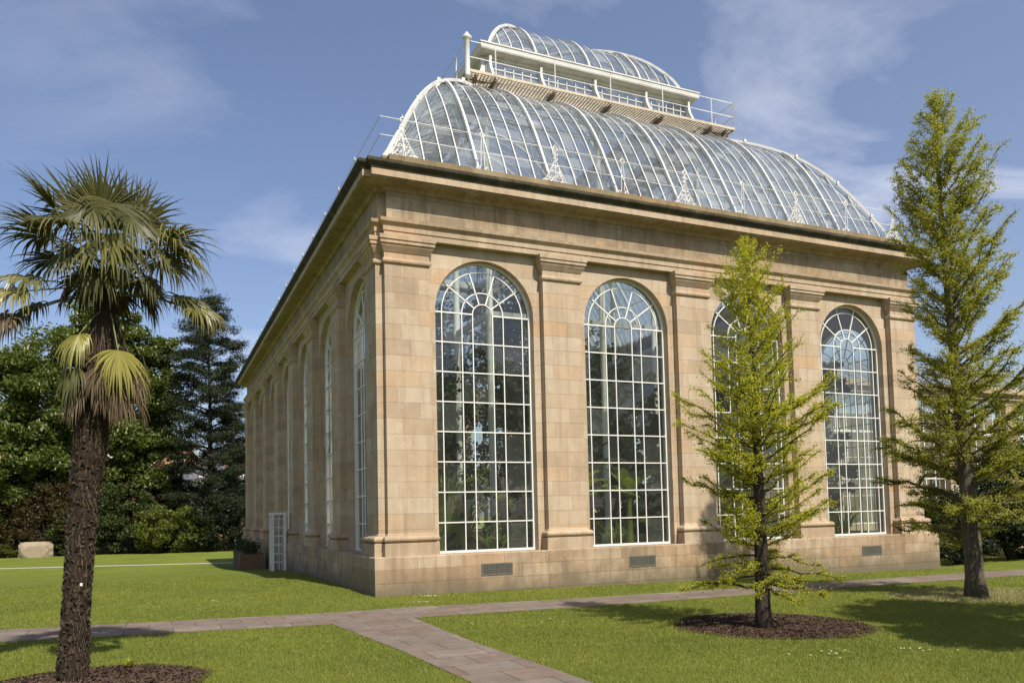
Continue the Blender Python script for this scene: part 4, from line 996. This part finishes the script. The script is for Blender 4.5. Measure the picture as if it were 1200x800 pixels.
for v in bm.verts:
    q = v.co; k = 1+.12*math.sin(4*q.x+2)*math.cos(3*q.z)+.06*math.sin(9*q.y+5*q.x); s = [max(-.8, min(.8, c*k)) for c in q]; v.co = (s[0]*1.6, s[1]*1.0, s[2]*1.05+.45)
me = bpy.data.meshes.new('boulder'); bm.to_mesh(me); bm.free(); b_ = link('boulder', me, M['boulder'], None); b_.location = (-14.2, 58.6, terf(-14, 58)); tag(b_, 'pale squarish sandstone boulder on the far lawn edge', 'boulder')

# houses far behind
def house_far(x, y, w, d, h, rh, label, wm, rot=0, gable=True):
    z0 = terf(x, y); root = empty('far_house', (x, y, z0), label, 'house', rz=rot)
    mb = MB(); mb.box((-w/2,-d/2,-.5),(w/2,d/2,h))
    if gable:
        for yy in (-d/2, d/2-.3): mb.prism([(-w/2,yy,h),(w/2,yy,h),(0,yy,h+rh)], (0,.3,0))
    part('wall', mb, wm, root, local=True)
    r_ = MB()
    if gable:
        for s in (-1, 1): r_.prism([(s*(w/2+.4),-d/2-.4,h-.35),(0,-d/2-.4,h+rh+.12),(0,-d/2-.4,h+rh+.32),(s*(w/2+.4),-d/2-.4,h-.15)], (0,d+.8,0))
    else:
        for s in (-1, 1): r_.prism([(-w/2-.3,s*(d/2+.3),h-.1),(-w/2-.3,0,h+rh),(-w/2-.3,0,h+rh+.2),(-w/2-.3,s*(d/2+.3),h+.1)], (w+.6,0,0))
    part('roof', r_, M['slate'], root, local=True)
    if gable:
        bg_ = MB()
        for s in (-1, 1): bg_.bar((s*(w/2+.4),-d/2-.45,h-.2),(0,-d/2-.45,h+rh+.25),.12,.35,(0,1,0))
        part('bargeboard', bg_, M['cream'], root, local=True)
    for (wx, wz) in ((-w*.2, h*.35), (w*.2, h*.35), (-w*.2, h*.72), (w*.2, h*.72), (0, h+rh*.25)) if gable else ():
        f = MB(); y0 = -d/2
        f.box((wx-.6,y0-.08,wz-.9),(wx-.5,y0-.002,wz+.9)); f.box((wx+.5,y0-.08,wz-.9),(wx+.6,y0-.002,wz+.9)); f.box((wx-.5,y0-.08,wz-.9),(wx+.5,y0-.002,wz-.8)); f.box((wx-.5,y0-.08,wz+.8),(wx+.5,y0-.002,wz+.9)); f.box((wx-.5,y0-.07,wz-.03),(wx+.5,y0-.002,wz+.03))
        fo = part('window', f, M['cream'], root, local=True); p = MB(); p.box((wx-.5,y0-.03,wz-.8),(wx+.5,y0-.003,wz+.8)); part('pane', p, M['dark'], fo, local=True)
    if not gable:
        for wx in (w*.12, -w*.2):
            sk = MB(); t = Vector((0, -(d/2+.3)*.5, h+rh*.55+.22)); dv = Vector((0, (d/2+.3), rh+.1)).normalized(); sk.prism([t+Vector((wx-.6,0,0))-dv*.9, t+Vector((wx+.6,0,0))-dv*.9, t+Vector((wx+.6,0,0))+dv*.9, t+Vector((wx-.6,0,0))+dv*.9], (0,-.05,.08)); part('skylight', sk, M['white'], root, local=True)
    return root
house_far(8.5, 108, 9, 8, 11.5, 5, 'red brick house with cream gable seen past the pines', M['redstone'])
house_far(4.0, 96, 16, 8, 5.5, 4.5, 'low grey slate roofed house with skylight seen under the pines', M['redstone'], 0, False)
house_far(-2.0, 106, 9, 8, 9.5, 4.5, 'smaller red brick house glimpsed through the pine branches', M['redstone'])
house_far(-14, 112, 14, 9, 9, 5, 'farthest left brick house hidden behind the chestnut', M['redstone'])
for i, (x, y, hh) in enumerate(((-38,84,17),(-3,124,15),(18,122,16),(-22,96,20))):
    big_tree('dense_tree', x, y, hh, [(0,0,hh*.66,5,4,hh*.3),(4,0,hh*.5,4,4,hh*.28),(-4,0,hh*.5,4,4,hh*.28),(0,0,hh*.25,5,4,hh*.22)], 16000, .6, M['chest'],
             ['dark tree far to the left beyond the chestnuts','distant tree between the far houses','distant tree behind the gabled brick house','distant tall tree behind the chestnuts'][i], .4)

# entrance on the left side: glazed porch door, planters
def porch():
    y0 = 14.2; z0 = terf(0, y0); root = empty('side_porch', (-.7, y0, z0), 'narrow white glazed porch on the shaded left wall', 'porch')
    mb = MB()
    for x in (-.72, -.26):
        for y in (y0-.3, y0+.3): mb.box((x-.05, y-.05, z0), (x+.05, y+.05, 2.05))
    mb.box((-.80, y0-.36, 2.05), (-.205, y0+.36, 2.15)); part('frame', mb, M['white'], root)
    for (a, b, ax) in ((y0-.7, y0-.76, 'x'),):
        pass
    g = MB(); bb_ = MB()
    for y in (y0-.3, y0+.3):
        g.add([(-.68,y,z0+.1),(-.3,y,z0+.1),(-.3,y,2.04),(-.68,y,2.04)], [(0,1,2,3)])
        for z in np.linspace(z0+.35, 1.9, 6): bb_.box((-.68,y-.015,z-.015),(-.31,y+.015,z+.015))
        bb_.box((-.5,y-.017,z0+.05),(-.47,y+.017,2.045))
    g.add([(-.72,y0-.28,z0+.1),(-.72,y0+.28,z0+.1),(-.72,y0+.28,2.04),(-.72,y0-.28,2.04)], [(0,1,2,3)])
    for z in np.linspace(z0+.35, 1.9, 6): bb_.box((-.735,y0-.28,z-.015),(-.705,y0+.28,z+.015))
    part('glass', g, M['glass'], root); part('glazing_bars', bb_, M['white'], root)
porch()
def planter(x, y, w, d, h, m, label, leafm):
    z0 = terf(x, y); root = empty('planter', (x, y, z0), label, 'planter'); mb = MB()
    mb.box((x-w/2+.03,y-d/2+.03,z0),(x+w/2-.03,y+d/2-.03,z0+h-.08))
    for i in range(6):
        zz = z0+.03+i*(h-.1)/6; mb.box((x-w/2,y-d/2,zz),(x+w/2,y+d/2,zz+(h-.1)/6-.015))
    for sx in (-1, 1):
        for sy in (-1, 1): mb.box((x+sx*w/2-.05,y+sy*d/2-.05,z0),(x+sx*w/2+.05,y+sy*d/2+.05,z0+h))
    part('box', mb, m, root); C = np.array([x, y, z0+h+.22])+rng.normal(size=(900, 3))*np.array([w*.25, d*.25, .16]); V, F = quads(C, .13, .35); npmesh('plant', V, F, leafm, root)
planter(-.95, 20.0, 1.0, 1.1, .8, M['wood'], 'brown timber planter by the shaded left wall, nearer the porch', M['inplant2'])
planter(-.8, 25.5, .7, .8, 1.0, M['vent'], 'dark square planter farther along the left wall', M['darksh'])

# ------------------------------------------------------------------ neighbour glasshouse, shrubs at the right
nb = empty('linked_glasshouse', (25, 7, -.3), 'lower stone glasshouse with tall white framed windows behind the tall right tree', 'glasshouse')
xa, xb_, yf, zt = LX+.22, 40, 5.2, 7.1
winx = [(20.0,23.1), (24.0,27.1), (28.0,31.1), (32.0,35.1)]
mb = MB(); prev = xa
for (a, b) in winx: mb.box((prev, yf, -.8), (a, yf+.5, 6.6)); prev = b
mb.box((prev, yf, -.8), (xb_, yf+.5, 6.6)); mb.box((xa, yf-.003, -.8), (xb_, yf+.497, 1.1)); part('wall', mb, M['stone'], nb)
mb = MB(); mb.box((xa, yf-.12, 6.601), (xb_, yf+.6, 6.85)); mb.box((xa, yf-.28, 6.851), (xb_, yf+.6, zt)); part('cornice', mb, M['trim'], nb)
mb = MB(); mb.box((xa, yf+5.8, -.8), (xb_, yf+6.2, 6.6)); part('wall', mb, M['stone'], nb)
mb = MB()
for i in range(24):
    x = xa+.3+i*.85; mb.bar((x, yf+.3, zt), (x, yf+3.1, zt+1.6), .05); mb.bar((x, yf+3.1, zt+1.6), (x, yf+6, zt), .05)
part('roof_bars', mb, M['white'], nb); mb = MB(); mb.add([(xa,yf+.3,zt),(xb_,yf+.3,zt),(xb_,yf+3.1,zt+1.6),(xa,yf+3.1,zt+1.6),(xb_,yf+6,zt),(xa,yf+6,zt)], [(0,1,2,3),(3,2,4,5)]); part('roof_glass', mb, M['roofglass'], nb)
for (a, b) in winx:
    mb = MB(); y = yf+.25
    for x in np.linspace(a+.04, b-.04, 6): mb.box((x-.025, y-.02, 1.1), (x+.025, y+.02, 6.6))
    for z, t in ((1.15,.05),(2.3,.02),(3.0,.05),(3.9,.02),(5.0,.09),(5.8,.02),(6.55,.05)): mb.box((a, y-.03, z-t/2), (b, y+.03, z+t/2))
    wo = part('window', mb, M['bars'], nb); g = MB(); g.add([(a,y+.01,1.1),(b,y+.01,1.1),(b,y+.01,6.6),(a,y+.01,6.6)], [(0,1,2,3)]); part('glass', g, M['glass'], wo)
bush('laurel_shrub', 21.6, 1.0, 1.7, 1.5, 2.9, 16000, .12, M['darksh'], 'dark evergreen shrub against the right corner of the glasshouse')
bush('laurel_shrub', 24.8, 1.2, 2.6, 1.8, 4.4, 28000, .13, M['darksh'], 'large dark evergreen shrub behind the trunk of the tall right tree')
bush('laurel_shrub', 29.2, 1.0, 3.0, 2, 5.6, 28000, .14, M['darksh'], 'dark evergreen shrub at the right edge of the photo')
for i, (x, y, hh) in enumerate(((36,14,9),(46,10,12))):
    big_tree('dense_tree', x, y, hh, [(0,0,hh*.66,3.5,3,hh*.28),(3,0,hh*.5,3,3,hh*.28),(-3,0,hh*.45,3,3,hh*.25)], 12000, .35, M['shrub'], ['leafy green tree behind the linked glasshouse', 'leafy green tree farthest right behind the shrubs'][i], .3)

# ------------------------------------------------------------------ hothouse plants
def blades_plant(name, x, y, n, h, w, m, label, spread=.5, cat='plant'):
    root = empty(name, (x, y, .75), label, cat); mb = MB(); r = random.Random(int(x*10+y))
    for i in range(n):
        a = r.uniform(0, 6.283); l = h*r.uniform(.6, 1); o = Vector((math.cos(a), math.sin(a), 0)); t = Vector((-o.y, o.x, 0)); sp_ = spread*r.uniform(.2, 1); vs = []
        for k in range(6):
            s = k/5; p = Vector((x, y, .75))+o*(.08+sp_*l*s**1.6)+Vector((0,0,l*(s-.28*sp_*s**3))); ww = w*(1-s)**.6*(.6+s) if k < 5 else .003; vs += [p-t*ww, p+t*ww]
        mb.add(vs, [(2*k, 2*k+1, 2*k+3, 2*k+2) for k in range(5)])
    part('foliage', mb, m, root); return root
def banana(x, y, h, label, seed, m=None):
    root = empty('banana_plant', (x, y, .75), label, 'plant'); r = random.Random(seed); st = MB(); st.tube([(x,y,.7),(x,y,.75+h*.5)], [.12,.07], 8); part('stem', st, M['inplant'], root)
    mb = MB()
    for i in range(9):
        a = i*2.4+r.random(); o = Vector((math.cos(a), math.sin(a), 0)); t = Vector((-o.y, o.x, 0)); l = h*r.uniform(.55, .8); el = r.uniform(.5, 1.3); vs = []
        for k in range(9):
            s = k/8; p = Vector((x, y, .75+h*.45))+o*l*s*math.cos(el)+Vector((0,0,l*(math.sin(el)*s-.5*s*s))); ww = .24*math.sin(math.pi*min(1, s*1.02+.05))**.7; vs += [p-t*ww+Vector((0,0,.06)), p, p+t*ww+Vector((0,0,.06))]
        mb.add(vs, [(3*k+j, 3*k+j+1, 3*k+4+j, 3*k+3+j) for k in range(8) for j in (0,1)])
    part('leaf', mb, m or M['inplant'], root); return root
def indoor_tree(x, y, h, n, m, label, rr=1.3, low=.25, leaf=.16):
    root = empty('hothouse_tree', (x, y, .75), label, 'plant'); L_ = []
    r = random.Random(int(x*7+y*3))
    for i in range(7): z = .75+h*(low+(1-low)*i/7); L_.append((x+r.uniform(-.6,.6), y+r.uniform(-.6,.6), z, rr*r.uniform(.6,1), rr*r.uniform(.6,1), h*.1+.3))
    part('trunk', trunk_mb(x, y, .75, h*.95, .1, [((x, y, l[2]-.4), (l[0], l[1], l[2]), .03, .01) for l in L_]), M['bark'], root)
    V, F = clumpy_crown(L_, n, leaf, .3, (10, .4)); npmesh('crown', V, F, m, root)
blades_plant('sword_plant', 2.05, 1.5, 95, 2.6, .075, M['inplant'], 'spiky sword leaved plant at the lower left of the first front window', .4)
blades_plant('sword_plant', 2.9, 2.1, 70, 2.2, .06, M['inplant2'], 'darker spiky plant low in the middle of the first front window', .5)
indoor_tree(3.95, 1.7, 3.0, 2600, M['inplant'], 'yellow green leafy plant at the lower right of the first front window', .45, .1, .12)
indoor_tree(2.3, 3.2, 5.6, 4200, M['inplant2'], 'slim dark plant rising behind the sword plants in the first front window', .7, .35)
banana(6.4, 1.9, 3.1, 'banana plant at the lower left of the second front window', 1); banana(8.2, 1.8, 3.4, 'banana plant with broad leaves at the lower right of the second front window', 2)
banana(7.4, 3.4, 4.4, 'taller banana plant deeper behind the second front window', 3, M['inplant2'])
banana(11.4, 2.0, 3.0, 'banana plant behind the third front window', 4); blades_plant('sword_plant', 10.6, 1.6, 30, 2.0, .05, M['inplant2'], 'spiky plant behind the third front window', .5)
indoor_tree(15.6, 2.2, 4.2, 3600, M['inplant'], 'leafy green plant behind the fourth front window', .8, .1); blades_plant('fern_plant', 16.6, 1.5, 34, 1.5, .05, M['inplant2'], 'low arching fern behind the fourth front window', .9)
blades_plant('fern_plant', 7.3, 1.2, 34, 1.1, .05, M['inplant'], 'low arching fern behind the sill of the second front window', .9)
blades_plant('fern_plant', 3.4, 1.15, 30, .9, .04, M['inplant'], 'low arching fern behind the sill of the first front window', .9)
for i, (x, y, h, rr) in enumerate(((4.2,8.5,8.5,1.9),(8.0,9,10,2.2),(12,8.6,8,2.0),(15.6,9.5,9.5,2.0),(6.0,14,11,2.4),(10.5,15,12.5,2.6),(15,16,10.5,2.4),(3.4,14,7,1.8),(9,21,11,2.8),(14,23,9.5,2.6),(4.5,22,9,2.2),(11,28.5,8,2.6),(5,28.5,8,2.2),(2.2,10.5,5.5,1.2),(2.2,18,5.5,1.2),(16.6,5.5,6.5,1.1),(11.8,5.2,5,1.2),(17.2,3.0,6.5,1.0),(17.0,8.2,8.5,1.3),(17.0,12.5,8.5,1.3),(17.1,17.5,8,1.3))):
    indoor_tree(x, y, h, 5200, M['inplant2'], ['tall dark hothouse tree', 'broad dark hothouse tree', 'leafy hothouse tree'][i % 3]+' growing inside, '+['behind the first front window','between the first and second windows, deep inside','behind the third front window, deep inside','behind the fourth front window, deep inside','left of the middle of the hall','in the middle of the hall, tallest inside','right of the middle of the hall','by the left wall, third window','two thirds of the way back, centre','two thirds of the way back, right','two thirds of the way back, left','near the back wall, centre','near the back wall, left','by the left wall, second window','by the left wall, fourth window','near the right wall behind the fourth front window','between the third and fourth front windows','in the front right corner behind the fourth window','by the right wall, second window','by the right wall, third window','by the right wall, fourth window'][i], rr, .1, .26)
# trees behind the photographer: they throw the shade on the right-hand lawn and show in the panes
for i, (x, y, hh) in enumerate(((9.8,-15.0,10.4),(3,-52,15),(22,-50,17),(-16,-48,14),(40,-40,16))):
    big_tree('dense_tree', x, y, hh, [(0,0,hh*.68,hh*.26,hh*.26,hh*.28),(hh*.2,0,hh*.5,hh*.2,hh*.2,hh*.24),(-hh*.2,0,hh*.48,hh*.2,hh*.2,hh*.24)], 15000, .3 if i == 0 else .6, M['chest'],
             ['leafy tree just outside the right edge shading the lawn','leafy tree behind the photographer, centre','leafy tree behind the photographer, right of centre','leafy tree behind the photographer, left','leafy tree behind the photographer, far right'][i], .25)

GR = {'chestnut_tree': 'chestnut trees behind the left lawn', 'pine_tree': 'pines beside the left corner', 'far_house': 'houses far behind the garden', 'planter': 'planters along the left wall', 'laurel_shrub': 'evergreen shrubs at the right',
      'hothouse_tree': 'trees growing inside the glasshouse', 'banana_plant': 'banana plants inside the glasshouse', 'sword_plant': 'spiky plants inside the glasshouse', 'fern_plant': 'ferns inside the glasshouse', 'dense_tree': 'leafy trees around the garden',
      'dark_shrub': 'dark shrubs at the left border', 'low_shrub': 'low shrubs at the left border'}
for o in col.objects:
    if o.parent is None and o.name.split('.')[0] in GR: o['group'] = GR[o.name.split('.')[0]]
